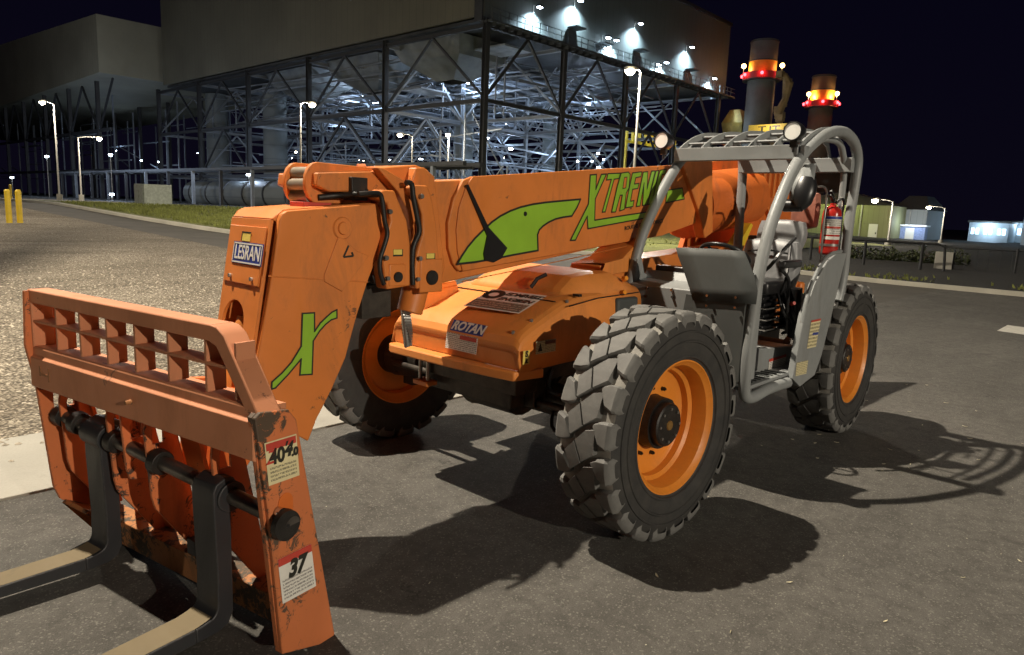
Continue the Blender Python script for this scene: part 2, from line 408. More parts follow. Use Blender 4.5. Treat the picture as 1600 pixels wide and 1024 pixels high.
# loose stones of the gravel lot nearest the camera, chips and leaves on the asphalt
def stones(name, n, pos, s0, s1, mat, seed, flat=.6):
    rnd = random.Random(seed); vs, fs = [], []
    for _ in range(n):
        x, y, z = pos(rnd); s = rnd.uniform(s0, s1); b0 = len(vs)
        a = rnd.uniform(0, 6.28); sx, sy, sz = s*rnd.uniform(.6, 1.3), s*rnd.uniform(.5, 1.), s*rnd.uniform(.35, flat)
        for p in ((1, 0, 0), (.3, .9, .1), (-.8, .5, 0), (-.7, -.6, .1), (.4, -.9, 0), (.1, .1, 1), (-.25, 0, .85)):
            px, py = p[0]*sx, p[1]*sy
            vs.append((x+px*math.cos(a)-py*math.sin(a), y+px*math.sin(a)+py*math.cos(a), z+p[2]*sz))
        for f_ in ((0, 1, 5), (1, 2, 6, 5), (2, 3, 6), (3, 4, 5, 6), (4, 0, 5)): fs.append([b0+i for i in f_])
    me = bpy.data.meshes.new(name); me.from_pydata(vs, [], fs); me.materials.append(mat)
    o = bpy.data.objects.new(name, me); COL.objects.link(o); o['kind'] = 'stuff'; return o
STONE = simple('pale_stone', (.42, .37, .29), .85, var=.45, scale=11)
def gpos(r):
    y = -2.90-abs(r.gauss(0, 6.5)); x = r.uniform(-5.5, 5.)
    if r.random() < .02: y = -2.92+abs(r.gauss(0, .22)); return x, y, .02
    if y < -30: y = -3-r.random()*6
    return x, y, ter(y)+.004
stones('loose_stones', 15000, gpos, .010, .034, STONE, 5)['label'] = 'pale loose stones of the gravel lot'
CHIP = simple('pale_chip', (.42, .39, .30), .8, var=.3, scale=30)
def apos(r): return r.uniform(-9, 3.6), r.uniform(-1.4, 6), .001
stones('grit', 500, apos, .002, .006, CHIP, 8)['label'] = 'grit scattered on the asphalt'
LEAF = simple('dry_leaf', (.62, .57, .40), .7, var=.4, scale=40)
rnd = random.Random(12); bm = B()
for i in range(80):
    x, y = rnd.uniform(-6, 2.8), rnd.uniform(.3, 4.6); a = rnd.uniform(0, 6.28); l_ = rnd.uniform(.008, .026); w_ = l_*rnd.uniform(.12, .3)
    prev = None
    for k in range(5):
        t_ = k/4; ww = w_*math.sin(math.pi*min(.97, max(.05, t_))); cx, cy = x+math.cos(a)*l_*(t_*2-1), y+math.sin(a)*l_*(t_*2-1)
        zc = .004+.006*abs(t_-.5)
        p = (bm.verts.new((cx-math.sin(a)*ww, cy+math.cos(a)*ww, zc+.003)), bm.verts.new((cx, cy, zc)), bm.verts.new((cx+math.sin(a)*ww, cy-math.cos(a)*ww, zc+.003)))
        if prev:
            bm.faces.new((prev[0], p[0], p[1], prev[1])); bm.faces.new((prev[1], p[1], p[2], prev[2]))
        prev = p
o = obj('dry_leaves', bm, LEAF); o['kind'] = 'stuff'; o['label'] = 'dry leaves and straw bits on the asphalt'
# painted bay mark at the far right of the lot, dusty streak on the gravel
MARK = simple('worn_white_marking', (.55, .53, .46), .7, var=.2, scale=8)
bm = B(); bm.faces.new([bm.verts.new(p) for p in ((-13.6, 1.2, .004), (-12.4, 1.2, .004), (-11.9, 3.4, .004), (-13.1, 3.4, .004))])
struct('painted_bay_mark', bm, MARK)

# ================================================================== telehandler
TH = thing('telehandler', 'orange telescopic handler with open grey cab and green decal lettering on its boom', 'telehandler')
RW = .675
def radial_block(pts_, r_in, r_out, shrink=.90):
    """outline (u along circumference, y[, drop]) -> chamfered flat-topped lug"""
    bm = B(); cu = sum(p[0] for p in pts_)/len(pts_); cy = sum(p[1] for p in pts_)/len(pts_)
    def P3(u, y, r): a = u/RW; return (r*math.sin(a), y, r*math.cos(a))
    rings = []
    for k_, rr in ((1.0, None), (.975, r_out-.012), (.95, r_out-.004), (shrink, r_out)):
        ring = []
        for p in pts_:
            dr = p[2] if len(p) > 2 else 0
            ring.append(bm.verts.new(P3(cu+(p[0]-cu)*k_, cy+(p[1]-cy)*k_, (r_in-dr) if rr is None else rr-dr)))
        rings.append(ring)
    n = len(pts_)
    for A_, C_ in zip(rings, rings[1:]):
        for i in range(n): bm.faces.new((A_[i], A_[(i+1) % n], C_[(i+1) % n], C_[i]))
    f = bm.faces.new(rings[-1]); bmesh.ops.triangulate(bm, faces=[f])
    bmesh.ops.recalc_face_normals(bm, faces=bm.faces[:]); return bm
NB = 21; PITCHU = 2*math.pi*RW/NB
def make_wheel(parent):
    wpart = part('wheel', parent)
    prof = [(.375, -.150), (.40, -.172), (.46, -.188), (.53, -.193), (.595, -.188), (.628, -.172), (.640, -.14), (.643, 0), (.640, .14), (.628, .172), (.595, .188), (.53, .193), (.46, .188), (.40, .172), (.375, .150)]
    t = obj('tyre', lathe(B(), prof, 72), RUB_SIDE, wpart, smooth=40)
    t.data.materials.append(RUB_GROOVE)
    for p in t.data.polygons:
        c = p.center
        if math.hypot(c.x, c.z) > .632 and abs(c.y) < .16: p.material_index = 1
    tags = []
    def centre():
        bm = radial_block([(.022, -.102), (.137, -.068), (.074, .010), (-.044, -.037)], .625, .681, .93)
        b2 = radial_block([(-.046, -.037), (.072, .011), (.012, .094), (-.133, .098), (-.115, .030)], .625, .678, .93)
        me_ = bpy.data.meshes.new('m'); b2.to_mesh(me_); b2.free(); bm.from_mesh(me_); bpy.data.meshes.remove(me_); return bm
    def side(q):
        rows = [(.074, .674, -.056, -.028), (.080, .677, -.062, -.018), (.116, .678, -.077, .050), (.164, .676, -.080, .070), (.180, .664, -.078, .068), (.190, .640, -.066, .056), (.190, .618, -.058, .048)]
        bm = B(); G = []
        for y, rr, a, b_ in rows:
            w_ = b_-a; e_ = min(.012, w_*.25); line = []
            for u, dr in ((a-.003, .055), (a, .012), (a+e_, .0), ((a+b_)/2, -.001), (b_-e_, .0), (b_, .012), (b_+.003, .055)):
                t_ = u/RW; r3 = rr-dr; line.append(bm.verts.new((q*r3*math.sin(t_), q*y*(1 if dr < .05 else .985), r3*math.cos(t_))))
            G.append(line)
        for A_, C_ in zip(G, G[1:]):
            for i in range(6): bm.faces.new((A_[i], A_[i+1], C_[i+1], C_[i]))
        t0 = [bm.verts.new((v.co.x*.93, v.co.y*.96, v.co.z*.93)) for v in G[0]]
        for i in range(6): bm.faces.new((G[0][i], G[0][i+1], t0[i+1], t0[i]))
        bmesh.ops.recalc_face_normals(bm, faces=bm.faces[:])
        if sum(f.normal.z*f.calc_area() for f in bm.faces) < 0: bmesh.ops.reverse_faces(bm, faces=bm.faces[:])
        return bm
    shapes = [centre(), side(1), side(-1)]
    for bi, bm_ in enumerate(shapes):
        me = bpy.data.meshes.new('tread_block'); bm_.to_mesh(me); bm_.free(); me.materials.append(RUB_BLOCK); me.shade_smooth(); me.set_sharp_from_angle(angle=R(32))
        for k in range(NB):
            o = bpy.data.objects.new('tread_block', me); COL.objects.link(o); o.parent = wpart
            off = 0 if bi == 0 else .5
            o.rotation_euler = (0, (k+off)*2*math.pi/NB, 0)
    # sidewall ribs
    rp_ = [(.405, .166), (.415, .186), (.425, .186), (.43, .181), (.50, .190), (.506, .199), (.514, .199), (.52, .190), (.56, .190), (.563, .197), (.570, .197), (.574, .188)]
    obj('sidewall_ring', lathe(B(), rp_, 64), RUB_SIDE, wpart, smooth=30)
    # rim : dished, drop centre, outer flange
    rim = [(.385, -.165), (.402, -.165), (.404, -.155), (.388, -.145), (.372, -.10), (.345, -.09), (.335, -.03), (.365, -.01), (.372, .145), (.388, .150), (.404, .158), (.402, .170), (.390, .172), (.380, .160), (.362, .145), (.350, .10), (.345, .055), (.322, .040), (.318, .0), (.300, -.012), (.22, -.018), (.155, -.012), (.150, -.02), (.29, -.045), (.315, -.04), (.325, -.10), (.35, -.12), (.375, -.155), (.385, -.165)]
    obj('rim', lathe(B(), rim, 64), RIMP, wpart, smooth=35)
    hub = [(.0, .118), (.118, .118), (.128, .110), (.130, .065), (.152, .070), (.156, .0), (.165, -.02), (.150, -.09), (.10, -.15), (.0, -.15)]
    obj('hub', lathe(B(), hub, 40), BLACKG, wpart, smooth=35)
    obj('hub_badge', cyl(B(), (0, .1185, 0), (0, .125, 0), .030, .026, 16), simple('brass_plug', (.35, .20, .06), .4, .6), wpart, smooth=35)
    bme = B(); cyl(bme, (0, 0, 0), (0, .022, 0), .013, .013, 6); cyl(bme, (0, .022, 0), (0, .03, 0), .007, .007, 8)
    me = bpy.data.meshes.new('wheel_nut'); bme.to_mesh(me); bme.free(); me.materials.append(BLACKG)
    for k in range(10):
        a = 2*math.pi*(k+.5)/10
        o = bpy.data.objects.new('wheel_nut', me); COL.objects.link(o); o.parent = wpart; o.location = (.205*math.cos(a), -.016, .205*math.sin(a))
    bme = B(); cyl(bme, (0, 0, 0), (0, .010, 0), .009, .009, 6)
    me = bpy.data.meshes.new('hub_bolt'); bme.to_mesh(me); bme.free(); me.materials.append(STEEL)
    for k in range(8):
        a = 2*math.pi*(k+.2)/8
        o = bpy.data.objects.new('hub_bolt', me); COL.objects.link(o); o.parent = wpart; o.location = (.098*math.cos(a), .116, .098*math.sin(a))
    return wpart
TRK, WB = 1.245, 3.129
w1 = make_wheel(TH); w1.location = (0, TRK, RW); w1.rotation_euler = (0, R(7), R(-2.5))
for (x, y, a, sp_) in ((-WB, TRK, 1.0, 40), (0, -TRK, -4.0, 100), (-WB, -TRK, 0, 15)):
    c = copy_tree(w1, TH); c.location = (x, y, RW)
    c.rotation_euler = (0, R(sp_), R(a) + (0 if y > 0 else 0))
for w_ in [c for c in TH.children if c.name.startswith('wheel')]:
    if w_.location.y < 0: # right-hand wheels face outboard the other way
        w_.rotation_euler = (0, w_.rotation_euler.y, w_.rotation_euler.z+math.pi)

# ---- chassis, axles
bm = B(); bx(-3.9, .35, -.42, .42, .62, .86, bm); bx(-3.9, -.9, -.5, .36, .86, 1.1, bm)
obj('chassis', bm, GUNK, TH, bevel=.015)
for x in (0, -WB):
    bm = B(); cyl(bm, (x, -1.08, RW), (x, 1.08, RW), .085, .085, 16)
    cyl(bm, (x, -.22, RW), (x, .22, RW), .20, .20, 18); lathe_ = None
    for s in (-1, 1):
        cyl(bm, (x, s*.80, RW), (x, s*1.14, RW), .13, .17, 18)
        box(bm, (x, s*.98, RW+.16), (.10, .12, .10)); box(bm, (x, s*.98, RW-.16), (.10, .12, .10))
        cyl(bm, (x+.17, s*.35, RW-.02), (x+.17, s*1.0, RW-.02), .025, .025, 10)
        cyl(bm, (x+.17, s*.1, RW-.02), (x+.17, s*.5, RW-.02), .045, .045, 10)
        for k in range(8):
            a = k*math.pi/4; cyl(bm, (x+.15*math.cos(a), s*1.03, RW+.15*math.sin(a)), (x+.15*math.cos(a), s*1.06, RW+.15*math.sin(a)), .016, .016, 6)
    obj('axle', bm, GUNK, TH, bevel=.006)
# under-belly machinery seen between the front wheels
bm = B(); bx(-.95, -.25, -.38, .30, .46, .70, bm); cyl(bm, (-.55, -.48, .58), (-.55, .45, .58), .17, .17, 20); cyl(bm, (-.3, -.16, .62), (.12, -.16, .66), .13, .16, 18)
for k in range(9): bx(-.92+k*.075, -.90+k*.075, -.42, .36, .42, .66, bm)
obj('gearbox', bm, GUNK, TH, bevel=.01)
bm = B(); bx(.22, .42, -.30, .52, .74, .865, bm); bx(.10, .22, .30, .50, .62, .86, bm); bx(.10, .2, -.5, -.34, .66, .86, bm); bx(-1.5, -.3, -.66, -.42, .56, .78, bm); bx(-.4, .25, .44, .52, .80, .93, bm)
obj('front_crossmember', bm, GUNK, TH, bevel=.012)
bm = B()
for yy in (-.365, -.285): cyl(bm, (.44, yy, .68), (.44, yy, .87), .014, .014, 10)
obj('guide_rod', bm, STEEL, TH)
obj('tow_block', bx(.38, .48, -.40, -.25, .655, .69), ORANGE, TH, bevel=.01)
bm = B(); rnd = random.Random(4)
for k in range(9):
    y0, z0 = rnd.uniform(-.7, .6), rnd.uniform(.55, .95); x0 = rnd.uniform(-.5, .2)
    tube(bm, curve_pts([(x0, y0, z0), (x0+.15, y0+.12, z0-.12), (x0-.1, y0+.3, z0-.16), (x0-.3, y0+.34, z0+.02)], 5), .013, 8)
obj('hydraulic_hoses', bm, BLACK, TH)

# ---- front body (hood between the front wheels)
def loft(bm, rows, closed=False):
    vs = [[bm.verts.new(p) for p in r_] for r_ in rows]
    for a, b_ in zip(vs, vs[1:]):
        n = len(a)
        for i in range(n if closed else n-1): bm.faces.new((a[i], a[(i+1) % n], b_[(i+1) % n], b_[i]))
    bmesh.ops.recalc_face_normals(bm, faces=bm.faces[:]); return bm
# cross sections (Y,Z) along X from nose backwards
def sec(x, hw, zt, zb, rr=.09, lw=None):
    lw = hw if lw is None else lw
    pts = [(-lw, zb)]
    for k in range(6):
        a = math.pi-k*math.pi/10; pts.append((-hw+rr+rr*math.cos(a), zt-rr+rr*math.sin(a)))
    for k in range(6):
        a = math.pi/2-k*math.pi/10; pts.append((hw-rr+rr*math.cos(a), zt-rr+rr*math.sin(a)))
    pts.append((lw, zb)); return [(x, y, z) for y, z in pts]
rows = [sec(.500, .60, 1.03, .925, .05, .62), sec(.492, .60, 1.075, .92, .06, .62), sec(.470, .598, 1.115, .92, .07, .62), sec(.43, .595, 1.150, .92, .08, .62), sec(.36, .59, 1.185, .92, .09, .62), sec(.20, .585, 1.245, .92, .10, .61), sec(.05, .58, 1.30, .92, .10, .60), sec(-.10, .575, 1.335, .92, .10, .60), sec(-.45, .575, 1.36, .95, .10, .60), sec(-.85, .575, 1.37, .98, .10, .60)]
bm = B(); loft(bm, rows)
f0 = [v for v in bm.verts if abs(v.co.x-.5) < 1e-4]
hoodo = obj('hood', bm, HOODP, TH, smooth=16)
md = hoodo.modifiers.new('thick', 'SOLIDIFY'); md.thickness = .02; md.offset = -1
bm = B(); prism(bm, [(-.58, .93), (.60, .93), (.60, 1.05), (-.58, 1.05)], FX, .485, .497)
obj('nose_panel', bm, HOODP, TH)
bm = B(); tube(bm, [(.02, .592, 1.285), (-.30, .588, 1.318), (-.80, .588, 1.33)], .004, 5); tube(bm, [(.05, -.5, 1.306), (.05, .5, 1.306)], .004, 5); obj('hood_seam', bm, BLACK, TH)
for x_, y_, z_ in ((.30, .52, 1.208), (.30, -.50, 1.208), (-.02, .54, 1.31), (.44, .50, 1.145), (.44, -.48, 1.145)): obj('hood_bolt', cyl(B(), (x_, y_, z_-.01), (x_+.004, y_, z_+.008), .012, .010, 6), STEEL, TH)
# bumper ledge across the nose
led = [(.50, -.575), (.555, -.575), (.585, -.52), (.585, .0), (.56, .40), (.53, .60), (.30, .64), (.30, .60)]
bm = B(); prism(bm, [(a, b_) for a, b_ in led]+[(.30, -.575)], FZ, .865, .925)
obj('bumper_ledge', bm, HOODP, TH, bevel=.016)
# raised engine cover on the hood
def hump(x, w0, w1, z0, z1):
    return [(x, -w0, z0), (x, -w1, z1), (x, -w1+.06, z1+.012), (x, w1-.06, z1+.012), (x, w1, z1), (x, w0, z0)]
bm = B(); loft(bm, [hump(-.05, .50, .44, 1.29, 1.31), hump(-.12, .52, .40, 1.305, 1.36), hump(-.26, .53, .38, 1.32, 1.435), hump(-.42, .545, .39, 1.33, 1.455), hump(-.66, .55, .41, 1.345, 1.458), hump(-.82, .55, .47, 1.34, 1.39)])
o = obj('engine_cover', bm, HOODP, TH, smooth=10); md = o.modifiers.new('t', 'SOLIDIFY'); md.thickness = .015
bm = B(); tube(bm, [(-.16, .24, 1.452), (-.11, .20, 1.42), (-.07, .18, 1.36)], .014, 8); obj('hood_latch_slot', bm, BLACK, TH)
bm = B(); bx(-.13, -.10, .52, .575, 1.335, 1.352, bm); obj('hood_latch', bm, BLACK, TH, bevel=.003)
bm = B(); bx(-.78, -.52, .50, .60, 1.12, 1.30, bm)
obj('air_intake_screen', bm, GREYD, TH, bevel=.03)
for (x, y, z) in ((-.72, .50, 1.42), (-.62, .56, 1.33)):
    o = obj('marker_lens', cyl(B(), (x, y, z), (x+.01, y+.03, z+.01), .022, .016, 12), simple('amber_lens', (.75, .28, .03), .2), TH, smooth=35)
# bracket standing on the far side of the hood
bm = B(); prism(bm, [(.40, 1.15), (.36, 1.33), (.28, 1.345), (.10, 1.36), (.02, 1.16)], FY, -.42, -.39); bx(.02, .38, -.50, -.40, 1.15, 1.17, bm); bx(.26, .29, -.52, -.4, 1.16, 1.33, bm); bx(.10, .13, -.52, -.40, 1.16, 1.33, bm)
obj('lift_bracket', bm, HOODP, TH, bevel=.008)
# labels of the hood : lie on the sloping top
def quad_label(name, c, ux, uy, w_, h_, mat, parent, up=.003):
    """thin plate centred at c, local axes ux (text direction) and uy"""
    ux = Vector(ux).normalized(); uy = Vector(uy); uy = (uy-ux*uy.dot(ux)).normalized(); uz = ux.cross(uy); c = Vector(c)+uz*up
    bm = B(); uvl = bm.loops.layers.uv.new('UVMap')
    co = [(-1, -1), (1, -1), (1, 1), (-1, 1)]
    top = [bm.verts.new(c+ux*a*w_/2+uy*b_*h_/2) for a, b_ in co]; bot = [bm.verts.new(v.co-uz*.0015) for v in top]
    f = bm.faces.new(top)
    for l, (a, b_) in zip(f.loops, co): l[uvl].uv = ((a+1)/2, (b_+1)/2)
    for i in range(4): bm.faces.new((top[i], bot[i], bot[(i+1) % 4], top[(i+1) % 4]))
    return obj(name, bm, mat, parent), c, ux, uy, uz
def lettering(name, body, c, ux, uy, size, mat, parent, off=0., shear=0., sx=1., lift=.0015, bold=.0):
    cu = bpy.data.curves.new('t', 'FONT'); cu.body = body; cu.size = size; cu.align_x = 'CENTER'; cu.align_y = 'CENTER'
    cu.shear = shear; cu.offset = bold; cu.extrude = .0004; cu.resolution_u = 3; cu.space_character = .98
    o = bpy.data.objects.new('t', cu); COL.objects.link(o)
    dg = bpy.context.evaluated_depsgraph_get(); me = bpy.data.meshes.new_from_object(o.evaluated_get(dg))
    bpy.data.objects.remove(o); bpy.data.curves.remove(cu); me.name = name
    ux = Vector(ux).normalized(); uy = Vector(uy); uy = (uy-ux*uy.dot(ux)).normalized(); uz = ux.cross(uy)
    M_ = Matrix((ux*sx, uy, uz)).transposed().to_4x4(); M_.translation = Vector(c)+uz*lift
    me.transform(M_); me.materials.clear(); me.materials.append(mat)
    t = bpy.data.objects.new(name, me); COL.objects.link(t); t.parent = parent; return t
# slope of hood top near label
LX, LY = (-.10, 1, .0), (-1, -.1, .30)
o, c, ux, uy, uz = quad_label('warning_label', (.150, .150, 1.268), LX, LY, .46, .32, WHITE, TH, up=.012)
obj('label_border', B(), None, TH) if False else None
lettering('printed_zero', 'O', c-ux*.15+uy*.065, ux, uy, .19, DECALBLK, TH, bold=.012, sx=1.05)
lettering('printed_text', 'EDMIVEIT', c+ux*.075+uy*.105, ux, uy, .070, DECALBLK, TH, shear=.3, bold=.003, sx=1.0)
lettering('printed_text', 'ENGIIEIN', c+ux*.065+uy*.02, ux, uy, .070, DECALBLK, TH, shear=.3, bold=.003, sx=1.0)
o2, *_ = quad_label('printed_panel', c-uy*.085+uz*.0005, ux, uy, .44, .12, PRINTB, TH, up=.002)
NX, NY = (0, 1, 0), (-.52, 0, 1)
o, c, ux, uy, uz = quad_label('blue_decal', (.462, .128, 1.118), NX, NY, .30, .075, BLUEL, TH, up=.008)
lettering('printed_text', 'ROTAN', c, ux, uy, .085, WHITE, TH, shear=.35, bold=.003, sx=1.0)
o, c, ux, uy, uz = quad_label('instruction_label', (.494, .105, 1.022), NX, (-.12, 0, 1), .29, .105, PRINTW, TH, up=.008)
quad_label('red_label_band', c+ux*.06+uy*.035, ux, uy, .15, .026, REDL, TH, up=.002)
SX, SY = (-1, 0, 0), (0, 0, 1)
quad_label('yellow_caution_label', (.455, .622, 1.01), SX, SY, .060, .085, YELLOWL, TH, up=.004)
lettering('pictogram', 'S', (.455, .627, 1.03), SX, SY, .05, DECALBLK, TH, bold=.003)
lettering('pictogram', 'k', (.455, .627, .99), SX, SY, .04, DECALBLK, TH, bold=.003)
o, c, ux, uy, uz = quad_label('hazard_label', (.265, .613, 1.055), SX, SY, .19, .080, PRINTY, TH, up=.004)
bm = B(); prism(bm, [(.34, 1.030), (.300, 1.030), (.32, 1.082)], FY, c.y, c.y+.002); obj('triangle_symbol', bm, DECALBLK, TH)
quad_label('red_label_band', c+ux*.04+uy*.024, ux, uy, .10, .022, simple('brown_band', (.16, .05, .03)), TH, up=.002)

# ---- boom --------------------------------------------------------
by = .25
bm = B(); prism(bm, [(1.02, 2.01), (.20, 2.075), (-2.3, 2.345), (-2.6, 1.95), (-1.6, 1.735), (-1.155, 1.68), (.80, 1.43), (1.02, 1.43)], FY, -.20, .225)
obj('inner_boom', bm, ORANGE, TH, bevel=.012)
arc = [(0.586,2.065),(0.658,2.039),(0.731,1.932),(0.771,1.787),(0.761,1.641),(0.722,1.55),(0.674,1.503)]
bm = B(); prism(bm, arc+[(-1.10, 1.672), (-1.6, 1.72), (-2.15, 1.83), (-2.15, 2.345)], FY, .225, .252)
o = obj('boom_side_plate', bm, ORANGE, TH, bevel=.010)
bm = B(); prism(bm, [(0.59,2.065),(0.64,2.01),(0.697,1.877),(0.713,1.747),(0.697,1.615),(0.651,1.502)][:]+[(-1.10, 1.672), (-1.6, 1.72), (-2.15, 1.83), (-2.15, 2.345)], FY, .252, .262)
obj('outer_boom_face', bm, ORANGE, TH, bevel=.006)
# green sweep and black arrow plate
def flat_poly(name, pts, y, th, mat, parent, outline=0., omat=None, grp=None):
    bm = B(); prism(bm, pts, FY, y, y+th); o = obj(name, bm, mat, parent)
    if outline:
        bm = B(); n = len(pts)
        for i in range(n):
            a, b_ = Vector((pts[i][0], pts[i][1])), Vector((pts[(i+1) % n][0], pts[(i+1) % n][1])); d = b_-a
            if d.length < 1e-4: continue
            d.normalize(); nn = Vector((-d.y, d.x))*outline/2; a2, b2 = a-d*outline*.4, b_+d*outline*.4
            vs = [bm.verts.new((p.x, y+th+.0012+.00006*i, p.y)) for p in (a2+nn, b2+nn, b2-nn, a2-nn)]
            f = bm.faces.new(vs)
        bmesh.ops.recalc_face_normals(bm, faces=bm.faces[:])
        for f in bm.faces:
            if f.normal.y < 0: f.normal_flip()
        oo = obj('decal_outline', bm, omat or DECALBLK, o)
    return o
Y0 = .2625
flat_poly('green_sweep', [(0.701,1.548),(0.67,1.592),(0.619,1.649),(0.559,1.702),(0.497,1.747),(0.423,1.798),(0.347,1.838),(0.257,1.872),(0.164,1.898),(0.043,1.921),(-0.083,1.937),(-0.267,1.955),(-0.463,1.973),(-0.428,1.916),(-0.373,1.854),(-0.277,1.844),(-0.196,1.83),(-0.123,1.807),(-0.068,1.781),(-0.031,1.755),(-0.016,1.723),(-0.022,1.673),(-0.028,1.619),(0.193,1.596),(0.378,1.574),(0.552,1.556)], Y0, .002, GREEN, TH, .013)
flat_poly('black_arrow_plate', [(0.659,2.012),(0.639,2.016),(0.455,1.766),(0.281,1.639),(0.333,1.573),(0.4,1.55),(0.48,1.567),(0.491,1.607),(0.465,1.714)], Y0+.004, .008, BLACK, TH)
obj('rubber_plug', cyl(B(), ([(0.114,1.857)][0][0], Y0+.002, [(0.114,1.857)][0][1]), ([(0.114,1.857)][0][0], Y0+.006, [(0.114,1.857)][0][1]), .016, .014, 16), BLACK, TH)
# outlined lettering on the boom side : X T R E N I S
flat_poly('green_letter', [(-0.562,2.147),(-0.635,2.155),(-0.638,2.05),(-0.696,2.16),(-0.757,2.166),(-0.638,1.982),(-0.646,1.83),(-1.034,1.874),(-1.394,1.913),(-1.371,1.865),(-0.923,1.811),(-0.57,1.768),(-0.553,1.857),(-0.429,1.686),(-0.372,1.685),(-0.56,1.944)], Y0, .002, GREEN, TH, .010)
for i_, pts in enumerate((
    [(-0.775,2.17),(-0.937,2.184),(-0.922,2.145),(-0.859,2.135),(-0.771,1.893),(-0.733,1.89),(-0.825,2.132),(-0.764,2.123)],
    [(-0.944,2.185),(-1.037,2.199),(-1.066,2.184),(-1.06,2.081),(-1.028,2.043),(-1.016,1.919),(-0.956,1.905),(-0.978,2.024),(-0.948,2.022),(-0.902,1.896),(-0.85,1.893),(-0.904,2.086)],
    [(-1.098,2.196),(-1.229,2.214),(-1.215,2.175),(-1.147,2.164),(-1.134,2.115),(-1.199,2.124),(-1.186,2.084),(-1.115,2.074),(-1.096,1.982),(-1.144,1.99),(-1.135,1.944),(-1.033,1.93),(-1.062,2.061)],
    [(-1.245,2.212),(-1.31,2.22),(-1.316,2.087),(-1.365,2.228),(-1.417,2.233),(-1.332,1.963),(-1.267,1.956),(-1.268,2.131),(-1.231,1.951),(-1.179,1.945),(-1.212,2.082)],
    [(-1.432,2.234),(-1.474,2.241),(-1.399,1.973),(-1.345,1.966)],
    [(-1.492,2.244),(-1.586,2.257),(-1.573,2.22),(-1.524,2.21),(-1.512,2.161),(-1.534,2.119),(-1.506,2.067),(-1.494,1.984),(-1.414,1.975),(-1.435,2.1)])):
    flat_poly('green_letter', pts, Y0+.0005+.0018*(i_ % 2), .0012, GREEN, TH, .0085)
flat_poly('letter_counter', [(-0.989,2.156),(-1.026,2.161),(-1.017,2.08),(-0.977,2.072)], Y0+.0012, .0026, ORANGE, TH, .006)
flat_poly('green_swoosh', [(-1.627,2.092),(-1.867,2.122),(-1.914,2.032),(-1.614,1.989)], Y0+.001, .002, GREEN, TH, .010)
def on_side(px): return (px[0], Y0, px[1])
lettering('printed_slogan', 'ROUGHS TO EARN DIRECT', on_side([(-1.322,1.808)][0]), (-1, 0, .125), SY, .042, DECALBLK, TH, sx=1.12, bold=.001, lift=.002)

# boom head : second section collar, brackets, pins
bm = B(); prism(bm, [(1.046,1.981),(1.003,2.088),(0.944,2.092),(0.867,2.048),(0.771,1.522),(0.818,1.422),(1.001,1.413),(0.989,1.493),(0.968,1.601),(0.933,1.709),(0.916,1.781),(0.94,1.959)], FY, -.24, .235)
obj('boom_end_collar', bm, ORANGE, TH, bevel=.012)
bm = B(); prism(bm, [(1.092,1.979),(1.057,1.991),(0.975,1.992),(0.946,1.941),(0.903,1.783),(0.879,1.602),(0.849,1.432),(1.039,1.419),(1.059,1.499),(1.039,1.623),(1.001,1.729),(1.008,1.834),(1.046,1.92),(1.087,1.942)], FY, .235, .30)
obj('head_bracket', bm, ORANGE, TH, bevel=.014)
bm = B(); prism(bm, [(1.304,1.936),(1.271,1.954),(1.2,1.954),(1.178,1.908),(1.115,1.797),(1.09,1.676),(1.085,1.44),(1.243,1.427),(1.261,1.507),(1.275,1.61),(1.256,1.711),(1.223,1.795),(1.245,1.885),(1.299,1.903)], FY, .20, .30)
obj('head_bracket', bm, ORANGE, TH, bevel=.014)
bm = B(); prism(bm, [(1.231,2.052),(1.176,2.076),(0.954,2.106),(0.873,2.09),(0.834,2.064),(0.812,1.964),(1.016,1.795),(1.196,1.946),(1.516,1.931),(1.59,1.959),(1.582,2.022)], FY, -.22, .17)
obj('boom_head', bm, ORANGE, TH, bevel=.012)
bm = B(); prism(bm, [(1.269,2.069),(1.227,2.069),(1.053,1.998),(1.016,1.955),(1.003,1.797),(1.038,1.743),(1.059,1.849),(1.131,1.95)], FY, .17, .24)
obj('head_web', bm, ORANGE, TH, bevel=.01)
bm = B(); prism(bm, [(1.196,1.946),(0.983,1.984),(0.962,1.85),(0.985,1.432),(1.189,1.46),(1.234,1.602),(1.228,1.843)], FY, -.22, .17)
obj('head_core', bm, ORANGE_IN, TH, bevel=.01)
for name, c, r_ in (('hinge_pin', [(1.179,1.494)][0], .029), ('hinge_pin', [(0.937,1.481)][0], .043)):
    bm = B(); box(bm, (c[0], .300, c[1]+.01), (r_*3.9, .014, r_*4.2 if r_ < .035 else .19)); obj('pin_boss', bm, ORANGE, TH, bevel=.018)
    obj(name, cyl(B(), (c[0], .29, c[1]), (c[0], .318, c[1]), r_, r_*.96, 24), BLACKG, TH, smooth=35)
    obj('pin_bolt', cyl(B(), (c[0]+r_*2.35, .30, c[1]-.005), (c[0]+r_*2.35, .318, c[1]-.005), .012, .012, 8), STEEL, TH)
for c in ([(1.241,1.842)][0], [(1.028,1.931)][0], [(1.262,1.599)][0], [(1.03,1.591)][0]):
    obj('bracket_bolt', cyl(B(), (c[0], .295, c[1]), (c[0], .322, c[1]), .014, .014, 6), STEEL, TH)
for c in ([(1.178,1.628)][0], [(0.946,1.603)][0]):
    obj('yellow_reflector', box(B(), (c[0], .3015, c[1]), (.058, .006, .028)), YELLOWL, TH)
    obj('reflector_painted_shadow', box(B(), (c[0]-.004, .3005, c[1]-.004), (.066, .003, .038)), DECALBLK, TH)  # black plate set off sideways and down, a painted drop shadow of the reflector
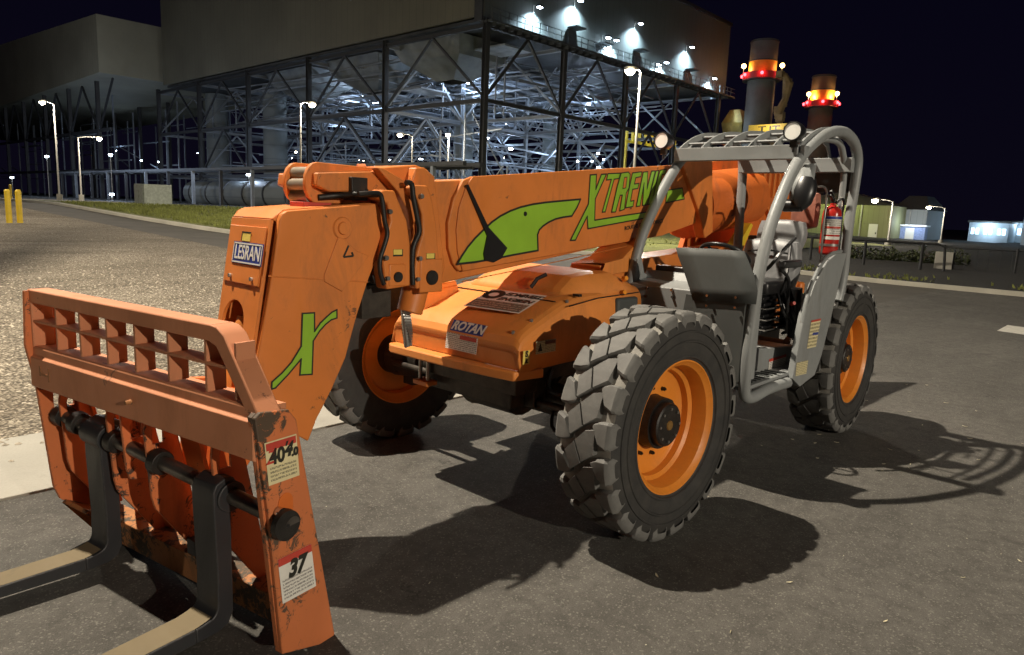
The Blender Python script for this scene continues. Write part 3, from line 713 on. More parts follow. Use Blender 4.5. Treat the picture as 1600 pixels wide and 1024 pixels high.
# hoses hugging the brackets
bm = B()
tube(bm, curve_pts([(p[0], .30, p[1]) for p in [(1.431,1.923),(1.332,1.934),(1.295,1.929),(1.279,1.884),(1.265,1.795),(1.247,1.728),(1.267,1.66),(1.292,1.593),(1.291,1.525),(1.265,1.456)]], 5), .013, 8)
tube(bm, curve_pts([(p[0], .30, p[1]) for p in [(1.128,1.998),(1.088,1.993),(1.073,1.919),(1.044,1.816),(1.028,1.739),(1.067,1.658),(1.075,1.571),(1.067,1.446)]], 5), .015, 8)
tube(bm, curve_pts([(1.55, .12, 1.90), (1.45, .15, 1.915), (1.38, .22, 1.925), (1.30, .29, 1.93)], 5), .016, 8)
tube(bm, curve_pts([(1.55, .06, 1.90), (1.42, .10, 1.93), (1.36, .16, 1.95), (1.30, .20, 1.94)], 5), .014, 8)
obj('head_hoses', bm, BLACKG, TH, smooth=60)
o, c, ux, uy, uz = quad_label('capacity_plate', (1.085, .178, 1.74), SX, SY, .10, .32, WHITE, TH, up=.004)
lettering('printed_letter', 'A', c-uy*.03, ux, uy, .10, simple('dark_grey_print', (.10, .10, .11)), TH, bold=.004)
# lift ram socket under the bracket, with threaded rod
bm = B(); cyl(bm, (.945, .18, 1.42), (.99, .18, 1.27), .078, .074, 24); obj('ram_socket', bm, ORANGE, TH, smooth=35, bevel=.006)
bm = B(); pts = []
for k in range(60): t_ = k/59; pts.append((.99-.03*t_+.024*math.cos(k*1.6), .14+.024*math.sin(k*1.6), 1.30-.24*t_))
tube(bm, pts, .009, 6); cyl(bm, (1.0, .14, 1.30), (.97, .14, 1.06), .020, .020, 10); obj('coiled_hose', bm, STEEL, TH, smooth=50)
# top rollers with rounded cheek plates
rc = [(1.451,1.973)][0]
def cheek(y0, y1, dx=0):
    pts = []
    for k in range(9): a = math.pi/2+math.pi*k/8*.95; pts.append((rc[0]+.06+dx-.0+.0+.075*math.cos(a)*-1, rc[1]+.105*math.sin(a)))
    pts = [(rc[0]+.10+dx+.07*math.cos(a), rc[1]+.0+.105*math.sin(a)) for a in [math.pi/2-math.pi*k/8 for k in range(9)]]
    return prism(B(), pts+[(rc[0]-.25, rc[1]-.09), (rc[0]-.25, rc[1]+.10)], FY, y0, y1)
obj('roller_cheek', cheek(.085, .115), ORANGE, TH, bevel=.008); obj('roller_cheek', cheek(-.115, -.085, .0), ORANGE, TH, bevel=.008)
for dx, dz in ((.13, .05), (.15, -.01), (.14, -.07)):
    obj('hose_roller', cyl(B(), (rc[0]+dx-.02, -.085, rc[1]+dz), (rc[0]+dx-.02, .085, rc[1]+dz), .032, .032, 16), simple('grimy_roller', (.30, .25, .19), .5, .4), TH, smooth=35)
obj('hose_guide', box(B(), (rc[0]-.10, .16, rc[1]-.02), (.10, .08, .12)), BLACKG, TH, bevel=.006)
obj('top_clamp', box(B(), (rc[0]+.10, .05, rc[1]-.115), (.16, .14, .035)), REDL, TH, bevel=.004)
bm = B(); cyl(bm, (1.20, -.02, 2.06), (1.05, .06, 2.07), .022, .022, 12); cyl(bm, (1.21, -.025, 2.06), (1.17, -.005, 2.063), .036, .036, 12); obj('sling_shackle', bm, ORANGE_IN, TH, smooth=35)

# ---- gooseneck (jib) --------------------------------------------
gn = [(1.84,1.783),(1.826,1.813),(1.799,1.829),(1.549,1.854),(1.274,1.883),(1.24,1.81),(1.231,1.735),(1.271,1.606),(1.336,1.464),(1.409,1.27),(1.472,1.071),(1.558,0.911),(1.646,0.772),(1.696,0.663),(1.845,0.768),(2.009,0.89),(1.99,1.012),(1.937,1.254),(1.883,1.526)]
bm = B(); prism(bm, gn, FY, .215, .25); obj('gooseneck_side_plate', bm, ORANGE, TH, bevel=.010)
bm = B(); prism(bm, gn, FY, -.215, -.18); obj('gooseneck_side_plate', bm, ORANGE, TH, bevel=.010)
bm = B(); prism(bm, [(1.86, 1.79), (1.80, 1.835), (1.27, 1.885), (1.27, 1.84), (1.78, 1.80), (1.83, 1.77)], FY, -.18, .215); obj('gooseneck_top', bm, ORANGE, TH, bevel=.004)
# sloping front plate with its arch opening : built in (y, s) down the front edge
fp0, fp1 = Vector((1.862, 0, 1.785)), Vector((2.01, 0, .90)); fdir = (fp1-fp0); fl = fdir.length; fdir.normalize(); fn = Vector((-fdir.z, 0, fdir.x))
if fn.x < 0: fn = -fn
def FP(y, s, d): p = fp0+fdir*s+fn*d; return (p.x, y, p.z)
op = [(-.13, fl)]+[(-.13, .52)]+[(-.02+.11*math.cos(a), .52-.11*math.sin(a)) for a in [math.pi-math.pi*k/12 for k in range(1, 12)]]+[(.09, .52), (.09, fl)]
bm = B(); prism(bm, [(-.18, 0), (.215, 0), (.215, fl)]+op[::-1]+[(-.18, fl)], FP, -.012, .004); obj('gooseneck_front_plate', bm, ORANGE, TH, bevel=.003)
bm = B(); prism(bm, [(-.165, .04), (.195, .04), (.195, .325), (-.165, .325)], FP, .004, .012); cvr = obj('access_cover', bm, ORANGE, TH, bevel=.004)
for y in (-.09, .13):
    a = Vector(FP(y, .295, .012)); obj('cover_bolt', cyl(B(), a, a+fn*.012, .010, .010, 6), STEEL, cvr)
a = Vector(FP(.02, .095, .012)); bm = B(); prism(bm, [(-.02, .075), (.06, .075), (.06, .115), (-.02, .115)], FP, .0122, .0145); obj('reflector', bm, YELLOWL, cvr)
bm = B(); prism(bm, [(-.026, .069), (.066, .069), (.066, .076), (-.019, .076), (-.019, .115), (-.026, .115)], FP, .0146, .0155); obj('reflector_edge', bm, DECALBLK, cvr)
gx = (0, 1, 0); gy = tuple(-fdir)
o, c, ux, uy, uz = quad_label('name_sign', FP(.055, .175, .012), gx, gy, .30, .108, BLUEL, TH, up=.003)
lettering('sign_letters', 'LESRAN', c, ux, uy, .098, WHITE, TH, bold=.0015, sx=.76)
bm = B()
for a, b_, cc, dd in ((-.145, -.138, -.05, .05), (.138, .145, -.05, .05), (-.145, .145, -.05, -.043), (-.145, .145, .043, .05)):
    vs = [bm.verts.new(c+ux*p+uy*q+uz*.002) for p, q in ((a, cc), (b_, cc), (b_, dd), (a, dd))]; bm.faces.new(vs)
obj('sign_border', bm, WHITE, TH)
bm = B(); cyl(bm, FP(-.02, .50, -.10), FP(-.02, .9, -.04), .075, .085, 24); obj('tilt_cylinder', bm, HOODP, TH, smooth=35)
bm = B(); box(bm, FP(-.02, .46, -.09), (.05, .04, .03)); cyl(bm, FP(-.02, .44, -.09), FP(-.02, .50, -.09), .03, .03, 12); obj('cylinder_port', bm, ORANGE, TH, bevel=.005)
bm = B(); prism(bm, [(-.17, .35), (.20, .35), (.20, fl), (-.17, fl)], FP, -.30, -.28); obj('gooseneck_inner_wall', bm, BLACKG, TH)
sm = [(1.901,1.521),(1.732,1.505),(1.551,1.488),(1.334,1.468)]
obj('weld_seam', tube(B(), [(p[0], .2505, p[1]) for p in sm], .0035, 6), ORANGE, TH, smooth=60)
obj('weld_seam', tube(B(), [(p[0], .2635, p[1]) for p in [(0.658,1.442),(0.094,1.501),(-0.601,1.581),(-1.273,1.661)]], .003, 6), ORANGE, TH, smooth=60)
# pressed reinforcements, pin cap, warning triangle and green X on the near side
c = [(1.492,1.75)][0]
bm = B(); cyl(bm, (c[0], .25, c[1]), (c[0], .258, c[1]), .058, .052, 32); obj('pin_cap', bm, ORANGE, TH, smooth=30)
obj('pin_cap_boss', cyl(B(), (c[0], .258, c[1]), (c[0], .268, c[1]), .034, .030, 24), ORANGE, TH, smooth=30)
bm = B(); prism(bm, [(1.519,1.708),(1.481,1.695),(1.41,1.635),(1.329,1.607),(1.496,1.425),(1.602,1.483),(1.602,1.516)], FY, .25, .256); obj('doubler_plate', bm, ORANGE, TH, bevel=.005)
bm = B(); tri = [(1.459,1.663),(1.49,1.604),(1.431,1.609)]; n3 = 3
for i in range(3):
    a, b_ = Vector(tri[i]), Vector(tri[(i+1) % 3])
    if i == 2: b_ = a+(b_-a)*.35
    d = (b_-a).normalized(); q = Vector((-d.y, d.x))*.005
    prism(bm, [tuple(a+q), tuple(b_+q), tuple(b_-q), tuple(a-q)], FY, .256+.0004*i, .2585+.0004*i)
obj('triangle_outline', bm, DECALBLK, TH)
flat_poly('green_x_logo', [(1.726,1.33),(1.658,1.328),(1.658,1.233),(1.625,1.273),(1.587,1.302),(1.557,1.323),(1.527,1.334),(1.527,1.291),(1.561,1.284),(1.595,1.263),(1.629,1.233),(1.666,1.185),(1.674,1.014),(1.743,1.02),(1.735,1.101),(1.806,1.033),(1.876,0.975),(1.896,0.972),(1.895,1.007),(1.841,1.044),(1.788,1.092),(1.734,1.166)], .2505, .002, GREEN, TH, .008)
bm = B(); prism(bm, [(1.27, 1.50), (1.29, 1.46), (1.17, 1.42), (1.15, 1.45)], FY, -.15, .20); bx(1.10, 1.30, -.15, .15, 1.25, 1.44, bm)
obj('coupler_machinery', bm, GUNK, TH, bevel=.006)
bm = B(); cyl(bm, (1.45, .0, 1.10), (1.75, .0, .75), .07, .07, 18); cyl(bm, (2.0, -.30, .70), (2.0, .30, .70), .045, .045, 18)
prism(bm, [(1.85, .95), (2.12, .98), (2.18, .45), (2.10, .40), (1.90, .66)], FY, -.20, -.16); prism(bm, [(1.85, .95), (2.12, .98), (2.18, .45), (2.10, .40), (1.90, .66)], FY, .10, .14)
obj('quick_coupler', bm, ORANGE_IN, TH, bevel=.006)

# ---- rear boom pivot and frame seen through the cab ---------------
bm = B(); prism(bm, [(-1.79, 2.31), (-1.86, 2.36), (-2.30, 2.38), (-2.42, 1.75), (-2.28, 1.70), (-2.12, 1.95)], FY, .20, .30); obj('boom_rear_collar', bm, ORANGE, TH, bevel=.015)
bm = B(); cyl(bm, (-2.4, -.0, 1.98), (-3.6, -.0, 2.12), .30, .30, 28); obj('boom_tube', bm, ORANGE_IN, TH, smooth=35)
bm = B(); prism(bm, [(-3.3, 2.45), (-4.6, 2.65), (-4.7, 1.2), (-3.8, 1.0), (-2.9, 1.5)], FY, -.34, -.28); prism(bm, [(-3.5, 2.42), (-4.5, 2.6), (-4.6, 1.2), (-3.8, 1.1), (-3.1, 1.45)], FY, .12, .17)
obj('pivot_tower', bm, ORANGE_IN, TH, bevel=.01)
bm = B()
for k in range(6): box(bm, (-3.65-.13*k, .185, 2.28-.01*k), (.035, .03, .26))
prism(bm, [(-3.3, 2.38), (-3.35, 2.33), (-4.3, 1.55), (-4.25, 1.65)], FY, .17, .22)
obj('tower_stiffener', bm, ORANGE, TH, bevel=.004)
bm = B(); prism(bm, [(-.70, 1.50), (-.86, 1.52), (-4.2, 1.70), (-4.2, 1.25), (-.75, 1.37)], FY, .02, .30); obj('side_frame_rail', bm, ORANGE, TH, bevel=.015)
bm = B(); loft(bm, [[(-.66, .02, 1.40), (-.66, .33, 1.42), (-.72, .33, 1.52), (-.72, .02, 1.50)], [(-.95, .02, 1.44), (-.95, .33, 1.44), (-.95, .33, 1.55), (-.95, .02, 1.55)], [(-1.12, .02, 1.45), (-1.12, .33, 1.45), (-1.18, .33, 1.70), (-1.18, .02, 1.70)]], True)
obj('valve_cover', bm, HOODP, TH, bevel=.01)
bm = B(); prism(bm, [(-2.95, 1.62), (-3.2, 1.85), (-3.25, 1.83), (-3.0, 1.5)], FY, .18, .30); obj('yellow_bracket', bm, YELB, TH, bevel=.005)
bm = B(); bx(-4.6, -3.75, -.85, .30, .85, 1.35, bm); bx(-4.72, -4.6, -.95, .34, .7, 1.2, bm); obj('rear_counterweight', bm, ORANGE, TH, bevel=.04)
bm = B(); bx(-2.6, -.9, -1.0, -.30, .65, 1.30, bm); obj('engine_housing', bm, ORANGE, TH, bevel=.05)

# ---- cab ----------------------------------------------------------
hp = [(-1.771,0.657),(-1.413,0.664),(-1.177,0.646),(-1.049,0.663),(-1.005,0.729),(-0.989,0.947),(-1.002,1.118),(-1.023,1.296),(-1.057,1.503),(-1.161,1.812),(-1.341,2.09),(-1.537,2.299),(-1.777,2.441),(-2.074,2.549),(-2.406,2.589),(-2.676,2.531),(-2.806,2.398),(-2.801,2.188),(-2.772,1.948),(-2.76,1.707),(-2.771,1.44),(-2.714,1.229)]
hoop = curve_pts([(x, 1.35, z) for x, z in hp], 4)
obj('cab_hoop', tube(B(), hoop, .041, 14), GREY, TH, smooth=60)
ip = [(-1.02, 1.25), (-1.075, 1.50), (-1.17, 1.74), (-1.33, 1.98), (-1.50, 2.18), (-1.66, 2.33), (-1.85, 2.45), (-2.10, 2.54), (-2.5, 2.56), (-2.72, 2.48), (-2.80, 2.33), (-2.82, 2.0), (-2.85, 1.5), (-2.86, 1.1)]
obj('cab_hoop', tube(B(), curve_pts([(x, .35, z) for x, z in ip], 4), .041, 14), GREY, TH, smooth=60)
i2 = [(x+.01, z-.055) for x, z in ip[4:]]
obj('roof_rail', tube(B(), curve_pts([(x-.02 if x > -2.6 else x+.05, 1.27, z-.03) for x, z in ip[5:]], 4), .026, 12), GREY, TH, smooth=60)
obj('front_roof_beam', bx(-1.60, -1.53, .36, 1.34, 2.315, 2.415), GREY, TH, bevel=.006)
obj('rear_roof_beam', bx(-2.80, -2.70, .36, 1.34, 2.30, 2.42), GREY, TH, bevel=.01)
rb = [(-1.56, 2.40), (-1.68, 2.475), (-1.85, 2.545), (-2.05, 2.59), (-2.35, 2.605), (-2.65, 2.56), (-2.78, 2.42)]
for k in range(6):
    y = .37+k*.192; bm = B(); pts = curve_pts([(x, 0, z) for x, z in rb], 3)
    out = [(p.x, p.z) for p in pts]+[(p.x+.004, p.z-.055) for p in pts[::-1]]
    prism(bm, out, FY, y-.006, y+.006); obj('roof_bar', bm, GREY, TH)
for x, z in ((-1.72, 2.465), (-1.95, 2.54), (-2.2, 2.57), (-2.5, 2.56)):
    obj('roof_rod', cyl(B(), (x, .36, z), (x, 1.34, z), .011, .011, 8), GREY, TH)
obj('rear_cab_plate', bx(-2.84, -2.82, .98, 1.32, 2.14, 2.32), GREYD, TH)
# dash, deck and front panel
bm = B(); prism(bm, [(-1.00, 1.36), (-1.02, 1.372), (-1.20, 1.40), (-1.24, 1.46), (-1.27, 1.46), (-1.27, .75), (-1.02, .75)], FY, .36, 1.30); obj('front_deck', bm, GREY, TH, bevel=.008)
bm = B(); prism(bm, [(-1.02, 1.37), (-1.06, 1.55), (-1.12, 1.56), (-1.17, 1.44), (-1.24, 1.41), (-1.24, 1.37)], FY, .372, .386); obj('deck_gusset', bm, GREY, TH, bevel=.003)
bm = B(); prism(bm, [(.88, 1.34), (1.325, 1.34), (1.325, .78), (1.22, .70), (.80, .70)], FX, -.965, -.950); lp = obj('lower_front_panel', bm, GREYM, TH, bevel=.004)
sh = [[(0.762,1.66),(0.889,1.664),(1.036,1.669),(1.178,1.669),(1.274,1.667)], [(0.788,1.602),(0.92,1.607),(1.066,1.613),(1.197,1.614),(1.306,1.618)], [(0.851,1.494),(0.975,1.504),(1.105,1.511),(1.235,1.514),(1.365,1.517)], [(0.907,1.386),(1.015,1.397),(1.144,1.402),(1.268,1.41),(1.402,1.416)], [(0.945,1.3),(1.038,1.306),(1.166,1.316),(1.29,1.322),(1.402,1.326)]]
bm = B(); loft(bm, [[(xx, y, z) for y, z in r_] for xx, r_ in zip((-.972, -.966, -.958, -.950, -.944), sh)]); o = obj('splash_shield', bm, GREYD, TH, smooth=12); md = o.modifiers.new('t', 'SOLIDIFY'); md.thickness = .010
for q in [(1.059,1.349),(1.269,1.359),(1.061,1.278),(1.271,1.29)]: obj('shield_bolt', cyl(B(), (-.93, q[0], q[1]), (-.912, q[0], q[1]), .011, .009, 10), CHROME, TH, smooth=35)
for q in [(0.531,1.344),(0.737,1.351),(0.525,1.281),(0.747,1.301)]: obj('panel_bolt', cyl(B(), (-1.0, q[0], q[1]), (-.985, q[0], q[1]), .012, .010, 10), CHROME, TH, smooth=35)
pl = [(-2.284,1.573),(-2.058,1.399),(-1.913,1.164),(-1.872,0.988),(-1.836,0.791),(-1.814,0.682),(-1.98,0.595),(-2.281,0.645),(-2.395,0.797),(-2.513,1.088),(-2.62,1.372),(-2.722,1.632),(-2.499,1.641)]
bm = B(); prism(bm, pl, FY, 1.325, 1.375); o = obj('rear_side_panel', bm, GREY, TH, bevel=.008)
for nm, q, mt in (('service_label', [(-2.064,1.118),(-2.274,1.116),(-2.229,0.889),(-2.034,0.896)], PRINTY), ('caution_label', [(-1.849,0.807),(-2.09,0.796),(-2.08,0.688),(-1.852,0.701)], PRINTY)):
    bm = B(); uvl = bm.loops.layers.uv.new('UVMap'); vs = [bm.verts.new((p[0], 1.3775, p[1])) for p in q]
    f = bm.faces.new(vs)
    for l, uv in zip(f.loops, ((0, 1), (1, 1), (1, 0), (0, 0))): l[uvl].uv = uv
    f.normal_update()
    if f.normal.y < 0: f.normal_flip()
    obj(nm, bm, mt, TH)
q = [(-2.061,1.118),(-2.272,1.116),(-2.262,1.101),(-2.066,1.103)]
bm = B(); prism(bm, q, FY, 1.378, 1.3795); obj('red_label_band', bm, REDL, TH)
q = [(-2.133,1.014),(-2.247,1.008),(-2.239,0.988),(-2.111,0.996)]; bm = B(); prism(bm, q, FY, 1.378, 1.3795); obj('blue_pictogram', bm, BLUEL, TH)
obj('grab_rail', tube(B(), curve_pts([(p[0], 1.39, p[1]) for p in [(-1.833,1.12),(-1.875,1.289),(-1.985,1.455),(-2.152,1.584),(-2.322,1.636),(-2.527,1.653)]], 5), .015, 10), GREY, TH, smooth=60)
obj('entry_gap_seal', tube(B(), curve_pts([(p[0], 1.34, p[1]) for p in [(-2.034,1.019),(-2.057,1.221),(-2.199,1.39),(-2.361,1.513)]], 5), .012, 8), BLACK, TH)
# floor, step and seat riser
bm = B(); bx(-2.7, -1.05, .38, 1.33, .70, .725, bm)
fl_ = obj('cab_floor', bm, GREY, TH, bevel=.004)
bm = B()
for k in range(9): bx(-1.75+k*.07, -1.73+k*.07, .85, 1.30, .726, .733, bm)
obj('floor_tread', bm, GREYD, fl_)
rs = [(-1.589,0.916),(-2.285,0.846),(-2.352,0.545),(-1.597,0.68)]
bm = B(); prism(bm, [(rs[0][0], rs[0][1]), (rs[1][0]-.1, rs[1][1]), (rs[1][0]-.1, .72), (rs[0][0]+.0, .72)], FY, .62, 1.18); obj('seat_riser', bm, GREY, TH, bevel=.02)
q = [(-1.789,0.837),(-2.142,0.793),(-2.142,0.643),(-1.772,0.706)]; cx_, cz_ = sum(p[0] for p in q)/4, sum(p[1] for p in q)/4
o, c, ux, uy, uz = quad_label('riser_label', (cx_, 1.181, cz_), SX, SY, abs(q[0][0]-q[1][0])*.95, abs(q[0][1]-q[3][1])*.95, PRINTW, TH, up=.003)
quad_label('red_label_band', c+uy*abs(q[0][1]-q[3][1])*.40, ux, uy, abs(q[0][0]-q[1][0])*.95, .022, REDL, TH, up=.002)
obj('step_recess', bx(rs[0][0]+.002, rs[0][0]+.10, 1.0, 1.185, .745, .92), BLACK, TH, bevel=.01)
# suspension bellows under the seat
sx_, sy_ = -1.98, .90
bm = B()
for k in range(7):
    z = 1.0+k*.045; r_ = .20 if k % 2 else .175; box(bm, (sx_, sy_, z), (r_*2, r_*2.1, .028))
box(bm, (sx_, sy_, 1.14), (.30, .32, .30)); obj('seat_suspension', bm, BLACK, TH, bevel=.012)
bm = B()
for z in (1.03, 1.11, 1.20): tube(bm, [(sx_+.22, sy_-.22, z), (sx_+.22, sy_+.24, z), (sx_-.2, sy_+.24, z)], .006, 6)
obj('suspension_wire', bm, STEEL, TH)
seat = part('seat', TH)
bm = B(); box(bm, (-1.96, .90, 1.36), (.50, .50, .11)); obj('seat_cushion', bm, BLACK, seat, bevel=.04)
hb = [(0.922,1.577),(1.157,1.579),(1.207,1.504),(1.194,1.335),(0.914,1.328)]
def padded(name, cx, cy, cz, sx, sy, sz, tilt, mat, parent):
    bm = B(); g = bmesh.ops.create_cube(bm, size=1.); bmesh.ops.subdivide_edges(bm, edges=bm.edges[:], cuts=4, use_grid_fill=True)
    for v in bm.verts:
        p = v.co*2; rr = max(abs(p.x), abs(p.y), abs(p.z)); q = p.normalized(); v.co = (p*.62+q*.55*(1 if rr > .9 else 1))*.5
    bmesh.ops.transform(bm, matrix=Matrix.Translation((cx, cy, cz)) @ Matrix.Rotation(tilt, 4, 'Y') @ Matrix.Diagonal((sx, sy, sz, 1)), verts=bm.verts)
    return obj(name, bm, mat, parent, smooth=60)
padded('backrest', -2.24, .93, 1.51, .14, .44, .40, R(-10), BOOTP, seat)
padded('headrest', -2.32, .97, 1.765, .11, .36, .22, R(-8), BOOTP, seat)
obj('backrest_shell', bx(-2.36, -2.30, .68, 1.12, 1.32, 1.75), BLACK, seat, bevel=.03)
obj('backrest_crease', tube(B(), curve_pts([(-2.165, .76, 1.62), (-2.15, .93, 1.64), (-2.165, 1.10, 1.62)], 4), .008, 6), BLACK, seat)
for s in (-.1, .1): obj('headrest_post', cyl(B(), (-2.30, .95+s, 1.62), (-2.33, .95+s, 1.72), .010, .010, 8), STEEL, seat)
obj('armrest', bx(-2.15, -1.80, 1.17, 1.23, 1.52, 1.58), BLACK, seat, bevel=.02)
bm = B(); tube(bm, curve_pts([(-2.1, 1.17, 1.75), (-1.95, 1.12, 1.62), (-1.9, 1.05, 1.5), (-1.85, .95, 1.44)], 5), .016, 6); tube(bm, curve_pts([(-2.2, 1.10, 1.7), (-2.0, 1.17, 1.45), (-1.95, 1.16, 1.30)], 5), .012, 6)
obj('seat_belt', bm, BLACK, seat)
# steering wheel, column, levers
sw = part('steering_wheel', TH)
M_ = Matrix.Translation((-1.50, .88, 1.60)) @ Matrix.Rotation(R(-30), 4, 'Y')
obj('rim_grip', tube(B(), [M_ @ Vector((.185*math.cos(a), .185*math.sin(a), 0)) for a in [2*math.pi*k/36 for k in range(36)]], .015, 10, True), BLACK, sw, smooth=60)
bm = B()
for a in (R(90), R(210), R(330)): tube(bm, [M_ @ Vector((0, 0, -.03)), M_ @ Vector((.18*math.cos(a), .18*math.sin(a), 0))], .010, 8)
cyl(bm, M_ @ Vector((0, 0, -.06)), M_ @ Vector((0, 0, 0)), .04, .035, 16); obj('spokes', bm, BLACK, sw)
obj('steering_column', cyl(B(), (-1.50, .86, 1.58), (-1.30, .86, 1.20), .035, .05, 14), BLACK, TH, smooth=40)
bm = B(); bx(-1.40, -1.27, .42, .80, 1.38, 1.50, bm); obj('dashboard', bm, BLACK, TH, bevel=.015)
obj('dash_panel', quad_label('dash_card', (-1.30, .62, 1.52), (0, 1, 0), (-.6, 0, 1), .16, .10, WHITE, TH)[0].data and B() or B(), None, TH) if False else None
bm = B(); tube(bm, curve_pts([(-2.0, 1.22, 1.0), (-1.95, 1.22, 1.25), (-1.98, 1.20, 1.42), (-1.92, 1.16, 1.50)], 5), .014, 8); cyl(bm, (-1.92, 1.16, 1.49), (-1.90, 1.16, 1.56), .025, .02, 12)
cyl(bm, (-2.2, 1.2, .95), (-2.15, 1.2, 1.35), .05, .05, 14); box(bm, (-2.25, 1.15, 1.15), (.16, .14, .30)); obj('joystick_console', bm, BLACK, TH, smooth=40)
bm = B(); rnd = random.Random(9)
for k in range(7):
    x0 = -1.95-rnd.random()*.35; tube(bm, curve_pts([(x0, 1.12, 1.35), (x0+.05, 1.2, 1.2), (x0-.08, 1.22, 1.05), (x0-.1, 1.16, .98)], 5), .012, 7)
obj('seat_side_cables', bm, BLACK, TH)
obj('red_knob', cyl(B(), (-1.98, 1.24, 1.24), (-1.96, 1.27, 1.25), .018, .014, 10), REDL, TH)
# spot lamps on the roof front
for (y, z, x) in ((.27, 2.475, -1.50), (1.315, 2.50, -1.50)):
    hl = part('headlight', TH); hl.location = (x, y, z)
    prof = [(.0, -.10), (.035, -.10), (.058, -.075), (.066, -.02), (.068, .02), (.066, .035), (.060, .036), (.058, .026)]
    bm = lathe(B(), [(r_, d) for r_, d in prof], 28); bmesh.ops.rotate(bm, verts=bm.verts, matrix=Matrix.Rotation(R(-90), 3, 'Z')); obj('lamp_shell', bm, BLACK, hl, smooth=35)
    m_, t_, b_ = nodes('lamp_reflector') if 'lamp_reflector' not in bpy.data.materials else (bpy.data.materials['lamp_reflector'], None, None)
    if b_: b_.inputs['Base Color'].default_value = (.85, .85, .80, 1); b_.inputs['Roughness'].default_value = .35; b_.inputs['Emission Color'].default_value = (1, .95, .8, 1); b_.inputs['Emission Strength'].default_value = .12
    obj('lamp_lens', cyl(B(), (.018, 0, 0), (.030, 0, 0), .059, .057, 28), m_, hl, smooth=35)
    bm = B(); box(bm, (-.02, 0, -.085), (.03, .05, .04)); cyl(bm, (-.02, 0, -.14), (-.02, 0, -.07), .010, .010, 8); obj('lamp_bracket', bm, BLACKG, hl)
bm = B(); box(bm, (-1.57, 1.37, 2.36), (.05, .03, .10)); box(bm, (-1.52, 1.37, 2.28), (.04, .03, .05)); obj('beam_hinge', bm, GREY, TH, bevel=.004)
# rear-view mirror with visor on a bent arm
mr = part('mirror', TH)
mc = Vector((-2.02, 1.22, 2.10))
bm = lathe(B(), [(.0, -.10), (.05, -.095), (.085, -.06), (.10, 0), (.095, .05), (.075, .085), (.0, .095)], 24, 'Z')
bmesh.ops.transform(bm, matrix=Matrix.Translation(mc) @ Matrix.Rotation(R(-18), 4, 'Y') @ Matrix.Diagonal((.75, 1, 1.35, 1)), verts=bm.verts); obj('mirror_shell', bm, BLACK, mr, smooth=40)
bm = B(); prof = [(-.10, -.02), (-.08, .12), (.0, .24), (.03, .25), (-.02, .12), (-.075, -.02)]
loft(bm, [[(mc.x+.06-k*.02+.02, mc.y-.06+.045*k, mc.z-.06), (mc.x+.05-.02*k, mc.y-.06+.045*k, mc.z+.08), (mc.x-.04, mc.y-.02+.03*k, mc.z+.22)] for k in range(4)]); o = obj('visor', bm, GREY, mr, smooth=60); md = o.modifiers.new('t', 'SOLIDIFY'); md.thickness = .008
obj('mirror_neck', cyl(B(), (mc.x+.03, mc.y-.12, mc.z-.10), (mc.x+.03, mc.y+.02, mc.z-.10), .05, .045, 16), BLACK, mr, smooth=35)
obj('mirror_arm', tube(B(), curve_pts([(p[0], 1.25, p[1]) for p in [(-2.261,2.159),(-2.389,2.161),(-2.461,2.118),(-2.472,2.036),(-2.465,1.87),(-2.478,1.687),(-2.506,1.501)]], 5), .009, 8), STEEL, mr, smooth=60)
obj('radio_box', padded('x', -2.75, .72, 2.02, .14, .22, .24, 0, simple('sun_faded_red_bag', (.36, .13, .09), .7), TH) and B() or B(), None, TH) if False else None
o = padded('fuel_can', -2.66, 1.02, 1.98, .12, .20, .28, 0, simple('faded_red_plastic', (.40, .15, .10), .6, var=.4), TH)

# fire extinguisher strapped to the rear post : a thing of its own
fe = thing('fire_extinguisher', 'red fire extinguisher with white label strapped to the rear post of the grey cab', 'fire extinguisher', (-2.55, 1.28, 1.62))
prof = [(.0, 0), (.060, 0), (.072, .012), (.074, .03), (.074, .33), (.066, .365), (.040, .392), (.024, .40), (.024, .42), (.0, .42)]
obj('cylinder', lathe(B(), prof, 32, 'Z'), REDEXT, fe, smooth=35)
def wrap_label(name, z0, z1, a0, a1, r_, mat):
    bm = B(); uvl = bm.loops.layers.uv.new('UVMap'); n = 14; A_ = []
    for k in range(n+1): a = a0+(a1-a0)*k/n; A_.append((bm.verts.new((r_*math.cos(a), r_*math.sin(a), z0)), bm.verts.new((r_*math.cos(a), r_*math.sin(a), z1))))
    for k in range(n):
        f = bm.faces.new((A_[k][0], A_[k+1][0], A_[k+1][1], A_[k][1]))
        for l, uv in zip(f.loops, ((k/n, 0), ((k+1)/n, 0), ((k+1)/n, 1), (k/n, 1))): l[uvl].uv = uv
    bmesh.ops.recalc_face_normals(bm, faces=bm.faces[:]); return obj(name, bm, mat, fe, smooth=60)
wrap_label('label', .165, .315, R(-30), R(115), .0752, PRINTW); wrap_label('label_strip', .125, .150, R(-30), R(115), .0752, WHITE); wrap_label('label_heading', .292, .312, R(-20), R(105), .0756, BLUEL); wrap_label('label_heading', .215, .232, R(-15), R(95), .0756, REDL)
bm = B(); box(bm, (0, 0, .435), (.035, .03, .04)); prism(bm, [(-.01, .44), (.09, .49), (.10, .475), (.0, .43)], FY, -.01, .01); prism(bm, [(-.01, .46), (.08, .525), (.09, .51), (.0, .45)], FY, -.01, .01); obj('valve_handle', bm, BLACKG, fe, bevel=.003)
obj('hose', tube(B(), curve_pts([(0, .02, .42), (-.03, .05, .46), (-.07, .06, .43), (-.085, .05, .36), (-.08, .04, .25)], 5), .011, 8), BLACK, fe, smooth=60)
